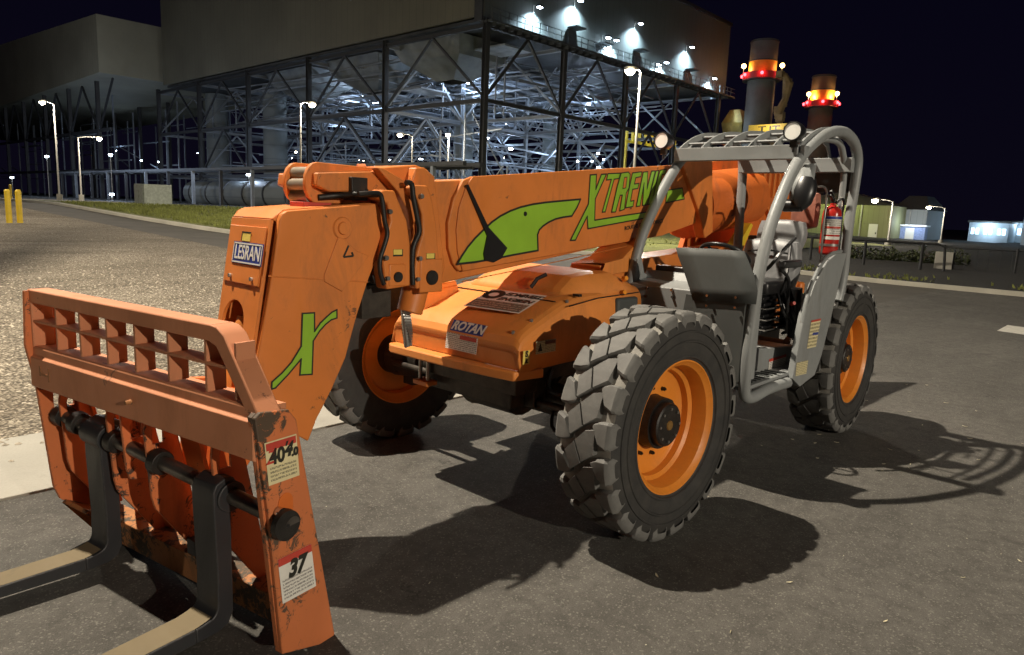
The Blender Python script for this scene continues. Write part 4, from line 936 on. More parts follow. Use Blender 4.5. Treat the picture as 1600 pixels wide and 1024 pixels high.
obj('safety_tag', tube(B(), curve_pts([(-.02, .03, .43), (-.045, .045, .465), (-.075, .05, .445), (-.08, .05, .40)], 5), .009, 8), WHITE, fe, smooth=60)
obj('strap', lathe(B(), [(.0745, .07), (.0775, .07), (.0775, .09), (.0745, .09)], 32, 'Z'), STEEL, fe, smooth=35)
obj('wall_bracket', bx(-.10, -.07, -.05, .05, 0, .38), STEEL, fe)

# ================================================================== pallet fork carriage
CA = thing('fork_carriage', 'faded orange pallet fork carriage with scraped paint and numbered labels on its end plate', 'fork carriage', (2.63, -.76, 0), math.atan2(.172, .985))
# local frame : x forward, y along the carriage (0 far end .. 1.74 near end)
def C3(s0, s1, pts): return prism(B(), pts, lambda a, b_, d: (a, d, b_), s0, s1)
obj('top_bar', bx(-.10, .0, -.02, 1.47, 1.325, 1.393), FADED, CA, bevel=.010)
# bent end of the top bar running down to the near end plate
bend = [(1.45, 1.393), (1.50, 1.388), (1.545, 1.36), (1.745, 1.072), (1.685, 1.06), (1.495, 1.31), (1.45, 1.325)]
bm = B(); prism(bm, bend, FX, -.105, .0); o = obj('bent_end_bar', bm, FADED, CA, bevel=.008)
obj('corner_post', bx(-.10, .0, -.03, .0, 1.10, 1.393), FADED, CA, bevel=.008)
obj('grille_shelf', bx(-.105, -.005, .0, 1.62, 1.228, 1.240), FADED, CA, bevel=.002)
for s in [q_[0] for q_ in [(0.218,1.296),(0.441,1.291),(0.676,1.289),(0.903,1.284),(1.151,1.28),(1.407,1.271),(1.594,1.241)]]:
    obj('grille_slat', bx(-.095, -.008, s, s+.014, 1.115, 1.337), FADED, CA, bevel=.002)
bm = C3(-.02, 1.722, [(-.145, 1.10), (-.006, 1.108), (.0, 1.10), (.0, 1.062), (.014, 1.052), (.014, .905), (.0, .895), (-.03, .895), (-.03, 1.08), (-.145, 1.075)]); obj('crossbeam', bm, FADED, CA, bevel=.004)
bm = B(); bx(.012, .016, .08, .17, .975, .985, bm); bx(.012, .016, .165, .173, .95, 1.02, bm); bx(.012, .017, .08, .092, .97, 1.02, bm); obj('beam_scars', bm, RUSTY, CA)
obj('grease_fitting', cyl(B(), (.01, .90, .985), (.04, .90, .985), .012, .009, 10), RUSTY, CA)
# end plates
near = [(0.018,1.074),(-0.005,1.093),(-0.137,1.077),(-0.174,1.029),(-0.373,0.004),(-0.347,-0.022),(-0.09,0.06),(-0.034,0.692)]
bm = C3(1.725, 1.745, near); np_ = obj('end_plate', bm, FRAMEP, CA, bevel=.006); np_['label'] = 'near end plate with capacity labels'
edge = near[:]
bm = C3(1.70, 1.725, [near[0], near[1], (near[1][0]-.02, near[1][1]-.03), (near[6][0]-.03, near[6][1]), near[6]]); obj('end_plate_flange', bm, FRAMEP, CA, bevel=.003)
far = [(.02, 1.385), (.032, 1.113), (-.004, .91), (-.053, .346), (-.08, .267), (-.36, .01), (-.40, .02), (-.38, .30), (-.30, .60), (-.22, .95), (-.16, 1.11), (-.10, 1.385)]
# far plate with a hole round the shaft : ring of quads
hole = [(-.15+.052*math.cos(a), .80+.055*math.sin(a)) for a in [2*math.pi*k/12 for k in range(12)]]
def plate_hole(outer, hole, s0, s1):
    bm = B(); ed = []
    for loop in (outer, hole):
        vs = [bm.verts.new((p[0], s0, p[1])) for p in loop]
        ed += [bm.edges.new((vs[i], vs[(i+1) % len(vs)])) for i in range(len(vs))]
    g = bmesh.ops.triangle_fill(bm, use_beauty=True, edges=ed, normal=(0, 1, 0))
    r_ = bmesh.ops.extrude_face_region(bm, geom=bm.faces[:]); vs = [e_ for e_ in r_['geom'] if isinstance(e_, bmesh.types.BMVert)]
    bmesh.ops.translate(bm, verts=vs, vec=(0, s1-s0, 0)); bmesh.ops.recalc_face_normals(bm, faces=bm.faces[:]); return bm
def hexhole(x, z, w_, h): return [(x+w_*a, z+h*b_) for a, b_ in ((-.5, -1), (.5, -1), (.5, .3), (.3, .8), (-.3, .8), (-.5, .3))]
obj('end_plate', plate_hole(far, hexhole(-.13, .84, .10, .075), -.03, -.012), FRAMEIN, CA)
# inner ribs hanging from the beam to the base
rib = [(-.05, .925), (-.070, .87), (-.062, .82), (-.085, .50), (-.10, .44), (-.29, .16), (-.345, .16), (-.19, .925)]
for i, s in enumerate([q_[0] for q_ in [(0.073,0.6),(0.524,0.665),(0.843,0.69),(1.341,0.548)]]):
    obj('rib_plate', plate_hole(rib, hexhole(-.125, .80, .055, .05), s, s+.014), FRAMEIN, CA)
obj('rib_plate', plate_hole([(-.05, .90), (-.07, .60), (-.085, .545), (-.25, .50), (-.27, .52), (-.19, .90)], hexhole(-.125, .79, .055, .05), .665, .68), FRAMEIN, CA)
# back plates between the ribs with gaps showing the gravel
for s0, s1, z0, z1 in ((-.01, .11, .20, .95), (.25, .34, .16, .93), (.52, .60, .18, .93), (.74, .84, .18, .70), (.90, 1.05, .18, .93), (1.50, 1.62, .18, .93)):
    bm = C3(s0, s1, [(-.352+.21*(z0-.16), z0), (-.332+.21*(z0-.16), z0), (-.332+.21*(z1-.16), z1), (-.352+.21*(z1-.16), z1)]); obj('back_plate', bm, ORANGE_IN, CA, bevel=.004)
obj('base_channel', C3(-.0, 1.72, [(-.235, .035), (-.225, .175), (-.245, .18), (-.34, .18), (-.36, .06), (-.34, .03)]), RUSTY, CA, bevel=.006)
bm = C3(.0, .30, [(-.10, .26), (-.24, .18), (-.24, .03), (-.40, .02), (-.08, .25)]); obj('toe_gusset', bm, RUSTY, CA)
obj('wear_block', bx(-.30, -.22, .90, 1.10, .185, .26), BLACKST, CA, bevel=.004)
obj('rolled_stiffener', tube(B(), curve_pts([(-.30, 1.45, .93), (-.24, 1.56, .93), (-.18, 1.64, .88), (-.16, 1.67, .80), (-.18, 1.62, .74), (-.22, 1.56, .72)], 6), .010, 8), FADED, CA, smooth=60)
# shaft and its cap in the near plate
obj('fork_shaft', cyl(B(), (-.10, -.02, .735), (-.105, 1.80, .630), .034, .034, 24), SHAFT, CA, smooth=35)
for s in (.02, .175, .52, .885): obj('shaft_collar', cyl(B(), (-.10, s, .732-.058*s), (-.10, s+.05, .730-.058*s), .060, .055, 20), BLACKG, CA, smooth=35, bevel=.004)
sl = [(-.255, .69), (-.255, .78)]; cx_ = -.222
cc = [(-0.115,0.679)][0]
bm = B(); pts = []
for k in range(9): a = math.pi*k/8; pts.append((cc[0]+.036*math.cos(a), cc[1]+.025+.040*math.sin(a)))
for k in range(9): a = math.pi+math.pi*k/8; pts.append((cc[0]+.036*math.cos(a), cc[1]-.06+.040*math.sin(a)))
prism(bm, pts, lambda a, b_, d: (a, d, b_), 1.7455, 1.7475); obj('shaft_slot', bm, ORANGE_IN, CA)
cap = [(-0.081,0.634)][0]
bm = B(); cyl(bm, (cap[0], 1.74, cap[1]), (cap[0], 1.775, cap[1]), .028, .028, 20); cyl(bm, (cap[0]-.0, 1.775, cap[1]), (cap[0], 1.80, cap[1]), .062, .060, 32); obj('shaft_cap', bm, BLACKG, CA, smooth=35)
obj('cap_dimple', cyl(B(), (cap[0]-.0, 1.80, cap[1]), (cap[0], 1.802, cap[1]), .008, .008, 12), BLACK, CA)
bm = B(); cyl(bm, (cap[0]+.005, 1.752, cap[1]+.045), (cap[0]+.005, 1.775, cap[1]+.045), .022, .022, 16); obj('retaining_pin', bm, CHROME, CA, smooth=35)
# end plate labels
def plate_label(name, q, mat, s=1.748):
    bm = B(); uvl = bm.loops.layers.uv.new('UVMap'); vs = [bm.verts.new((p[0], s, p[1])) for p in q]; f = bm.faces.new(vs)
    for l, uv in zip(f.loops, ((0, 1), (1, 1), (1, 0), (0, 0))): l[uvl].uv = uv
    f.normal_update()
    if f.normal.y < 0: f.normal_flip()
    return obj(name, bm, mat, CA)
def sub(q, a0, a1, b0, b1):
    tl, tr, br, bl = [Vector(p) for p in q]; g = lambda a, b_: tuple((tl*(1-a)+tr*a)*(1-b_)+(bl*(1-a)+br*a)*b_)
    return [g(a0, b0), g(a1, b0), g(a1, b1), g(a0, b1)]
L1 = [(-0.019,0.972),(-0.17,0.972),(-0.184,0.796),(-0.036,0.797)]
L2 = [(-0.072,0.48),(-0.24,0.481),(-0.266,0.281),(-0.093,0.281)]
def letter_on(q, body, a, b_, size, mat, bold=.0, sx=1., shear=0.):
    p = sub(q, a, a, b_, b_)[0]; tl, tr, br, bl = [Vector(x) for x in q]; dx = (tr-tl).normalized(); dz = (tl-bl).normalized()
    lettering('printed_text', body, (p[0], 1.7492, p[1]), (dx.x, 0, dx.y), (dz.x, 0, dz.y), size, mat, CA, bold=bold, sx=sx, shear=shear, lift=.001)
plate_label('capacity_label', L1, PALEY); plate_label('red_label_band', sub(L1, .03, .97, .03, .20), REDL, 1.749)
plate_label('label_small_print', sub(L1, .08, .92, .60, .96), fine_print('pale_small_print', (.70, .62, .36), (.08, .07, .05), 4), 1.749)
letter_on(L1, '40', .34, .38, .085, DECALBLK, bold=.003, sx=.85); letter_on(L1, 'Z', .12, .37, .075, REDL, bold=.001, sx=.8, shear=.3); letter_on(L1, '4', .68, .31, .075, DECALBLK, bold=.004, sx=.9, shear=.3); letter_on(L1, '.0', .90, .40, .045, DECALBLK, bold=.003); letter_on(L1, "'", .56, .25, .06, DECALBLK, bold=.002, shear=.4)
plate_label('capacity_label', L2, WHITE); plate_label('red_label_band', sub(L2, .0, 1., .0, .17), REDL, 1.749)
plate_label('label_small_print', sub(L2, .06, .94, .50, .96), fine_print('white_small_print', (.70, .68, .62), (.10, .09, .09), 6), 1.749)
letter_on(L2, '37', .50, .34, .10, DECALBLK, bold=.005, sx=.85, shear=.2)

# forks : L shaped, hung on the shaft, each can be slid or lifted away
def fork(s, label, yaw, dx=0, dz=0):
    f = thing('fork', label, 'fork', CA.matrix_basis @ Vector((dx, s, 0)), CA.rotation_euler.z, 'pallet forks hung on the carriage shaft'); wd = .15
    prof = [(-.10, .76), (-.05, .74), (-.045, .66)]
    zt = .775-.058*s+.04; outer = [(-.115, zt), (-.07, zt-.02), (-.055, zt-.05), (-.055, .60), (-.065, .30)]
    inner = curve_pts([(-.062, 0, .22), (-.060, 0, .172), (-.038, 0, .142), (.01, 0, .130), (.04, 0, .128)], 4)
    pts = outer+[(p.x, p.z) for p in inner]
    back = [(.04, .066), (-.06, .066), (-.11, .085), (-.135, .13), (-.135, .58), (-.165, .62), (-.175, zt-.06), (-.155, zt-.01)]
    bm = B(); prism(bm, pts+back, lambda a, b_, d: (a, d, b_), -wd/2, wd/2); obj('shank', bm, BLACKST, f, bevel=.010)
    bm = B(); q = [(.041, .128), (.55, .115), (1.15, .088), (1.16, .074), (1.15, .066), (.041, .066)]
    prism(bm, q, lambda a, b_, d: (a, d+(a-.04)*yaw, b_), -wd/2, wd/2); obj('blade', bm, BLACKST, f, bevel=.006)
    bm = B(); top = [(-.036, .146), (-.01, .1385), (.041, .1300), (.55, .1170), (1.15, .0900)]
    a_ = [bm.verts.new((x, -wd/2+.008+max(0, x-.04)*yaw, z)) for x, z in top]; b2 = [bm.verts.new((x, wd/2-.008+max(0, x-.04)*yaw, z)) for x, z in top]
    for i in range(len(top)-1): bm.faces.new((a_[i], a_[i+1], b2[i+1], b2[i]))
    bmesh.ops.recalc_face_normals(bm, faces=bm.faces[:])
    for fc in bm.faces:
        if fc.normal.z < 0: fc.normal_flip()
    obj('worn_blade_top', bm, FORKTOP, f, smooth=50)
    bm = B(); cyl(bm, (-.10-dx, -wd/2-.012, .735-.058*s), (-.10-dx, wd/2+.012, .727-.058*s), .066, .066, 24); obj('hook_eye', bm, BLACKST, f, smooth=35, bevel=.006)
    return f
fork(.405, 'black steel fork at the far end of the orange carriage, worn tan on its blade', -.16)
fork(1.345, 'black steel fork nearest the numbered end plate, worn tan on its blade', -.04, .035)

# ================================================================== background : power plant on steel legs
XA, YB = -49.25, -50.04            # the two facade planes, corner between them
PL = thing('power_plant_building', 'huge grey power plant hall standing on an open lattice of braced steel columns', 'power plant', (0, 0, 0))
SIDE_A = siding('dark_hall_siding', (.12, .112, .08), 1, 1.2)
SIDE_B = siding('pale_hall_siding', (.085, .095, .09), 0, 1.2)
SIDE_C = siding('side_hall_siding', (.26, .25, .19), 1, 1.2)
obj('wall', bx(XA-.4, XA, -130.6, YB-.8, 21.4, 46), SIDE_A, PL)
obj('wall', bx(-103.0, XA-6.5, YB-1.2, YB-.8, 20.9, 31.4), SIDE_B, PL)
obj('wall', bx(XA-6.5, XA-.4, YB-1.2, YB-.8, 20.9, 46), SIDE_B, PL)
obj('wall', bx(-103.0, -102.6, -130, YB-1.2, 20.9, 31.4), SIDE_B, PL)
obj('wall', bx(-102.6, XA-.4, -130.6, -130.2, 21.4, 46), SIDE_A, PL)
obj('roof', bx(-103.2, XA-6.5, -130.6, YB-.6, 31.4, 31.9), STRUCTD, PL)
obj('upper_wall', bx(-102, XA-6.7, YB-14, YB-13.5, 31.9, 46), SIDE_A, PL)
obj('floor_slab', bx(-102.6, XA-.5, -130.2, YB-1.3, 21.0, 21.3), simple('dark_soffit', (.035, .038, .042), .7, var=.5, scale=.4), PL)
obj('corner_cladding', bx(XA+.02, XA+.25, YB-1.6, YB-.5, 20.8, 46), STRUCTD, PL)
def mesh_of(bm, name, mat):
    me = bpy.data.meshes.new(name); bm.to_mesh(me); bm.free(); me.materials.append(mat); return me
def hbeam(w_=1.):
    """I section of unit length along Z"""
    bm = B(); box(bm, (0, .45, .5), (1, .1, 1)); box(bm, (0, -.45, .5), (1, .1, 1)); box(bm, (0, 0, .5), (.16, .8, 1)); return bm
me_h = mesh_of(hbeam(), 'steel_member', STRUCT); me_hd = mesh_of(hbeam(), 'steel_member_dark', STRUCTD)
me_b = mesh_of(bx(-.5, .5, -.5, .5, 0, 1), 'brace_member', STRUCT); me_bd = mesh_of(bx(-.5, .5, -.5, .5, 0, 1), 'brace_member_dark', STRUCTD)
def member(name, a, b_, th, me, parent=PL):
    a, b_ = Vector(a), Vector(b_); d = b_-a
    o = bpy.data.objects.new(name, me); COL.objects.link(o); o.parent = parent
    o.matrix_local = Matrix.Translation(a) @ d.to_track_quat('Z', 'Y').to_matrix().to_4x4() @ Matrix.Diagonal((th, th, d.length, 1))
    return o
xs = [XA-12.55*i for i in range(5)]; ys = [YB-16.6*j for j in range(6)]
LV = (5.6, 13.0, 20.3)
rnd = random.Random(21)
for i, x in enumerate(xs):
    for j, y in enumerate(ys):
        front = (i == 0 or j == 0)
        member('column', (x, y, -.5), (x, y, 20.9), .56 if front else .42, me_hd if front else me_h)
for z in LV[1:]+(LV[0],):
    for j, y in enumerate(ys):
        for i in range(4):
            if z == LV[0] and j == 0: continue
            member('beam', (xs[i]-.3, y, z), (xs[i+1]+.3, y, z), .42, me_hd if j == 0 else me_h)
    for i, x in enumerate(xs):
        for j in range(5):
            if z == LV[0] and i == 0 and j < 1: continue
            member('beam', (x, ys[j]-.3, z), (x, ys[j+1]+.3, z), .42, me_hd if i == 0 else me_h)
def brace(a, b_, dark, th=.23): member('brace', a, b_, th, me_bd if dark else me_b)
# V and K bracing : upper storey diagonals meet the mid beam at the columns, lower storey as inverted V
for j, y in enumerate(ys):
    for i in range(4):
        xm = (xs[i]+xs[i+1])/2; dk = j == 0
        if j % 2 == 0 or i % 2 == 0:
            brace((xs[i], y, 13.2), (xm, y, 20.1), dk); brace((xs[i+1], y, 13.2), (xm, y, 20.1), dk)
        if j in (1, 2, 4) or i == 2:
            brace((xs[i], y, 5.8), (xm, y, 12.8), dk); brace((xs[i+1], y, 5.8), (xm, y, 12.8), dk)
            brace((xs[i], y, 0), (xm, y, 5.4), dk, .24); brace((xs[i+1], y, 0), (xm, y, 5.4), dk, .24)
for i, x in enumerate(xs):
    for j in range(5):
        ym = (ys[j]+ys[j+1])/2; dk = i == 0
        brace((x, ys[j], 13.2), (x, ym, 20.1), dk); brace((x, ys[j+1], 13.2), (x, ym, 20.1), dk)
        if j in (1, 3) or i in (2, 3):
            brace((x, ym, 12.8), (x, ys[j], 5.8), dk); brace((x, ym, 12.8), (x, ys[j+1], 5.8), dk)
        if i in (1, 3): brace((x, ys[j], 0), (x, ym, 5.4), dk, .22); brace((x, ys[j+1], 0), (x, ym, 5.4), dk, .22)
# dense secondary steel, pipes and gratings under the hall : one mass
bm = B()
def stick(a, b_, t_):
    a, b_ = Vector(a), Vector(b_); d = b_-a
    box(bm, (0, 0, .5), (1, 1, 1), Matrix.Translation(a) @ d.to_track_quat('Z', 'Y').to_matrix().to_4x4() @ Matrix.Diagonal((t_, t_, d.length, 1)))
for z, n in ((19.4, 40), (18.2, 26), (16.6, 20), (14.6, 16), (10.2, 14), (8.0, 12)):
    for k in range(n):
        x = XA-2-rnd.random()*46; y0 = YB-2-rnd.random()*50; stick((x, y0, z+rnd.uniform(-.6, .6)), (x, y0-10-rnd.random()*24, z+rnd.uniform(-.6, .6)), rnd.uniform(.08, .20))
        y = YB-2-rnd.random()*76; x0 = XA-2-rnd.random()*22; stick((x0, y, z+rnd.uniform(-.6, .6)), (x0-8-rnd.random()*16, y, z+rnd.uniform(-.6, .6)), rnd.uniform(.08, .20))
for k in range(150):
    x, y = XA-3-rnd.random()*44, YB-3-rnd.random()*76; z = rnd.choice((.0, 5.6, 13.)); h = rnd.choice((5.4, 7., 7.))
    if rnd.random() < .5: stick((x, y, z), (x, y, z+h), .16)
    else:
        dx, dy = rnd.choice(((6, 0), (-6, 0), (0, 7), (0, -7))); stick((x, y, z), (x+dx, y+dy, z+h), .12)
o = obj('secondary_steel', bm, STRUCT, PL); o['kind'] = 'stuff'
bm = B()
for k in range(22):
    x, y = XA-6-rnd.random()*38, YB-5-rnd.random()*66; z = rnd.choice((16.2, 18.0, 19.6)); box(bm, (x, y, z), (rnd.uniform(2, 6), rnd.uniform(3, 8), .18))
o = obj('grating_platform', bm, simple('grating', (.20, .23, .27), .6, var=.4, scale=.8), PL); o['kind'] = 'stuff'
# hoppers hanging under the hall near the facade
for y0, x0 in ((-62, -56), (-78, -57), (-94, -57)):
    bm = B(); loft(bm, [[(x0-4, y0-6, 20.8), (x0+5, y0-6, 20.8), (x0+5, y0+6, 20.8), (x0-4, y0+6, 20.8)], [(x0-3, y0-5, 18.9), (x0+4, y0-5, 18.9), (x0+4, y0+5, 18.9), (x0-3, y0+5, 18.9)], [(x0-1, y0-1.5, 16.8), (x0+1.5, y0-1.5, 16.8), (x0+1.5, y0+1.5, 16.8), (x0-1, y0+1.5, 16.8)]], True)
    obj('hopper', bm, simple('hopper_sheet', (.10, .11, .11), .6, var=.3, scale=.5), PL)
# round ducts standing under the hall
for x, y, r_ in ((-57.5, -128, 1.9), (-58, -108, 1.9), (-68, -73, 1.4), (-86, -72, 1.1)):
    bm = B(); cyl(bm, (x, y, -.2), (x, y, 20.8), r_, r_, 28)
    for z in range(2, 20, 3): cyl(bm, (x, y, z), (x, y, z+.25), r_+.09, r_+.09, 28)
    obj('duct', bm, DUCT, PL, smooth=40)
# gallery along the lit facade
DARKM = simple('dark_gallery_steel', (.05, .055, .06), .6)
obj('gallery_deck', bx(-103, XA+.2, YB-.75, YB+.9, 20.55, 20.75), DARKM, PL)
bm = B()
for k in range(44): x = XA+.1-k*1.22; box(bm, (x, YB+.85, 21.3), (.06, .06, 1.15))
for z in (21.3, 21.85): bx(-103, XA+.2, YB+.83, YB+.87, z-.03, z+.03, bm)
obj('gallery_railing', bm, DARKM, PL)
for k in range(40): x = XA-.5-k*1.31; obj('gallery_bracket', bx(x-.04, x+.04, YB-.8, YB+.8, 20.2, 20.55), DARKM, PL)
COOL = (.62, .85, 1.0)
def px_on(name, pts): return pts
GL = [(-56.989,23.773),(-64.045,26.058),(-69.8,23.159),(-71.562,23.207),(-76.663,26.216),(-81.582,22.075),(-89.989,25.852),(-83.477,22.648),(-97.312,22.766)]
kk = 0
for (x, z) in GL:
    kk += 1
    fl = part('floodlight', PL); fl.location = (x, YB+.2, z)
    obj('lamp_housing', bx(-.30, .30, -.25, .25, -.05, .18), DARKM, fl); obj('lamp_glass', bx(-.24, .24, -.2, .2, -.16, -.055), LAMPB, fl)
    bm = B(); cyl(bm, (0, -.9, -.9), (0, -.9, .3), .04, .04, 6); cyl(bm, (0, -.9, .25), (0, 0, .12), .03, .03, 6); obj('lamp_arm', bm, POLE, fl)
    l = bpy.data.lights.new('floodlight_bulb', 'SPOT'); l.energy = 11000; l.color = COOL; l.spot_size = R(130); l.spot_blend = 1.; l.shadow_soft_size = .2
    lo = bpy.data.objects.new('floodlight_bulb', l); COL.objects.link(lo); lo.parent = fl; lo.location = (0, .0, -.25); lo.rotation_euler = (R(-14), 0, 0)
for x, z in [(-63.868,22.924),(-69.383,22.219),(-77.542,22.982),(-90.859,22.815)]: # canopies over gallery doors
    bm = B(); bx(x-.9, x+.9, YB-.7, YB+.7, z, z+.15, bm); bx(x-.8, x+.8, YB-.78, YB-.7, 20.8, z, bm); obj('door_canopy', bm, DARKM, PL)
# lamps inside the steelwork
BLU = (.58, .75, 1.0)
inner = [(-60, -64, 17.6, 4200), (-72, -72, 17.6, 4200), (-60, -86, 17.6, 3600), (-80, -60, 17.4, 3400), (-92, -70, 17.4, 3000), (-66, -100, 16, 2600), (-62, -58, 9.5, 2600), (-74, -60, 10, 3000), (-66, -80, 9, 2400), (-86, -62, 9, 2200), (-62, -112, 8, 1300), (-57, -92, 4.4, 1000), (-70, -66, 4.5, 1500), (-84, -84, 14, 3000)]
for i, (x, y, z, e_) in enumerate(inner):
    fl = part('work_light', PL); fl.location = (x, y, z)
    obj('lamp_glass', box(B(), (0, 0, 0), (.38, .38, .16)), LAMPB, fl); obj('lamp_housing', box(B(), (0, 0, .16), (.5, .5, .14)), DARKM, fl)
    l = point('work_light_bulb', (0, 0, -.35), e_*.48, BLU, .3); l.parent = fl

rnd = random.Random(77)
for k in range(46):
    x, y, z = XA-1-rnd.random()*46, YB-2-rnd.random()*110, rnd.choice((2.5, 4.6, 6.4, 9.5, 12.2, 15.5, 18.6))+rnd.uniform(-.5, .5)
    if y < -131: z = min(z, 12)
    s_ = rnd.uniform(.09, .20); obj('small_lamp', box(B(), (x, y, z), (s_, s_, s_)), LAMPB if rnd.random() < .7 else LAMPW, PL)
bm = B()
for k in range(60):
    x, y = -42-rnd.random()*30, -136-rnd.random()*110; z = rnd.choice((5.5, 9., 13., 18.))
    stick((x, y, z), (x, y-rnd.uniform(8, 20), z+rnd.choice((0, 0, 0, 3))), rnd.uniform(.12, .28))
    if k % 2: stick((x, y, -1), (x, y, 20), .25)
o = obj('annex_steel', bm, STRUCT, PL); o['kind'] = 'stuff'
for (x, y, z, e_) in ((-52, -150, 9, 900), (-56, -176, 12, 900), (-60, -140, 15, 700)):
    fl = part('work_light', PL); fl.location = (x, y, z); obj('lamp_glass', box(B(), (0, 0, 0), (.3, .3, .14)), LAMPB, fl); l = point('work_light_bulb', (0, 0, -.35), e_, BLU, .3); l.parent = fl
# low dark hall to the left, with its own roofline
LH = thing('coal_conveyor_hall', 'low dark clad hall left of the power plant with a sloping roofline', 'industrial hall')
bm = B(); prism(bm, [(-133.8, 22.4), (-133.8, 31.8), (-197.5, 34.6), (-320, 36), (-320, 20.5), (-201, 21.4)], lambda a, b_, d: (d, a, b_), -75, -40); obj('wall', bm, SIDE_C, LH)
for k in range(7): obj('column', box(B(), (-41.5, -140-k*16, 10.5), (.6, .6, 22.5)), STRUCTD, LH); obj('column', box(B(), (-60, -140-k*16, 10.5), (.6, .6, 22.5)), STRUCTD, LH)
bm = B(); bx(-41.7, -41.3, -260, -134, 13, 13.5, bm); bx(-41.7, -41.3, -260, -134, 6, 6.5, bm)
for k in range(7):
    y = -140-k*16
    for s in (1, -1):
        a, b_ = Vector((-41.5, y, 13)), Vector((-41.5, y-8, 21.5)) if s > 0 else Vector((-41.5, y+8, 21.5)); d = b_-a
        box(bm, (0, 0, .5), (1, 1, 1), Matrix.Translation(a) @ d.to_track_quat('Z', 'Y').to_matrix().to_4x4() @ Matrix.Diagonal((.3, .3, d.length, 1)))
obj('bracing', bm, STRUCTD, LH)

# pipe rack running in front, big horizontal duct and low plant
PR = thing('pipe_rack', 'long low pipe rack of dark posts and beams in front of the power plant', 'pipe rack')
bm = B(); bx(-37.5, -37.1, -150, -40, 5.45, 5.8, bm); bx(-38.4, -38.1, -150, -40, 5.2, 5.4, bm); bx(-39.4, -39.0, -150, -40, 5.4, 5.8, bm); obj('beam', bm, STRUCTD, PR)
for k in range(14):
    y = -44-k*8.0; obj('post', bx(-37.5, -37.15, y-.17, y+.17, -.3, 5.45), STRUCTD if k % 2 else STRUCT, PR)
DP = thing('horizontal_duct', 'large horizontal grey duct lying low behind the pipe rack', 'duct')
bm = B(); cyl(bm, (-43.5, -106, 2.75), (-43.5, -70, 2.75), 1.75, 1.75, 32); obj('duct_shell', bm, DUCT, DP, smooth=40)
for k in range(7): obj('duct_band', cyl(B(), (-43.5, -104-.15+k*5.5, 2.75), (-43.5, -103.85+k*5.5, 2.75), 1.84, 1.84, 32), STRUCTD, DP, smooth=40)
bm = B()
for k in range(5): bx(-44.6, -42.4, -102+k*7.2-.3, -102+k*7.2+.3, -.3, 1.2, bm)
obj('saddle', bm, CONC, DP)
LP = thing('pump_skids', 'low row of pale pumps and tanks in the lit yard under the plant', 'machinery')
bm = B(); rnd = random.Random(31)
for k in range(16):
    y = -64-k*3.2; s = rnd.uniform(.5, 1.3); bx(-46-rnd.random()*3, -44.8, y-s, y+s, -.1, rnd.uniform(.6, 1.9), bm)
    if k % 3 == 0: cyl(bm, (-45, y, .5), (-45, y+2, .5), .5, .5, 14)
obj('skid', bm, STRUCT, LP, bevel=.03)
CB = thing('utility_cabinet', 'pale green steel utility cabinet on the grass verge', 'cabinet')
bm = B(); bx(-17.6, -15.7, -51.4, -49.6, 1.2, 2.75, bm); obj('cabinet_body', bm, simple('pale_cabinet_paint', (.42, .46, .40), .5), CB, bevel=.03)
obj('door', bx(-15.70, -15.66, -51.3, -50.55, 1.3, 2.65), simple('pale_cabinet_door', (.44, .48, .42), .5), CB); obj('door', bx(-15.70, -15.66, -50.45, -49.7, 1.3, 2.65), bpy.data.materials['pale_cabinet_door'], CB)
obj('plinth', bx(-17.7, -15.6, -51.5, -49.5, 1.0, 1.22), CONC, CB)

# ---------------- street lamps
def spot(name, loc, aim, watts, col, deg, blend, rad):
    l = bpy.data.lights.new(name, 'SPOT'); l.energy = watts; l.color = col; l.shadow_soft_size = rad; l.spot_size = R(deg); l.spot_blend = blend
    o = bpy.data.objects.new(name, l); COL.objects.link(o); o.location = loc
    o.rotation_euler = (Vector(aim)-Vector(loc)).to_track_quat('-Z', 'Y').to_euler(); return o
def street_lamp(label, x, y, h, arm, hdg, zbase=None, w_=2200, rad=.09, group='street lamps round the lot', col=WARM, glass=None, cone=None):
    z0 = (ter(y) if zbase is None else zbase)-.15
    t = thing('street_lamp', label, 'street lamp', (x, y, z0), hdg, group)
    obj('pole', cyl(B(), (0, 0, 0), (0, 0, h), rad, rad*.62, 14), POLE, t, smooth=40)
    obj('base', cyl(B(), (0, 0, -.1), (0, 0, .75), .25, .25, 16), CONC, t, smooth=35)
    bm = B(); tube(bm, curve_pts([(0, 0, h-.05), (arm*.35, 0, h+.10), (arm*.75, 0, h+.14), (arm, 0, h+.13)], 4), .045, 8); obj('arm', bm, POLE, t, smooth=60)
    bm = B(); loft(bm, [[(arm-.10, s*.07, h+.10) for s in (-1, 1)]+[(arm-.10, s*.07, h+.19) for s in (1, -1)], [(arm+.15, s*.17, h+.04) for s in (-1, 1)]+[(arm+.15, s*.15, h+.24) for s in (1, -1)], [(arm+.62, s*.16, h+.04) for s in (-1, 1)]+[(arm+.62, s*.12, h+.20) for s in (1, -1)]], True)
    bmesh.ops.holes_fill(bm, edges=bm.edges[:]); obj('lamp_head', bm, POLE, t, bevel=.01)
    bm = lathe(B(), [(.0, -.24), (.13, -.21), (.22, -.13), (.26, 0)], 16, 'Z'); bmesh.ops.translate(bm, verts=bm.verts, vec=(arm+.36, 0, h+.04))
    obj('lamp_glass', bm, glass or LAMPW, t, smooth=60)
    if cone:
        Minv = (Matrix.Translation((x, y, z0)) @ Matrix.Rotation(hdg, 4, 'Z')).inverted()
        l = spot('lamp_bulb', (arm+.36, 0, h-.25), Minv @ Vector(cone[0]), w_, col, cone[1], cone[2], .14)
    else: l = point('lamp_bulb', (arm+.36, 0, h-.25), w_, col, .14)
    l.parent = t
    return t
import mathutils
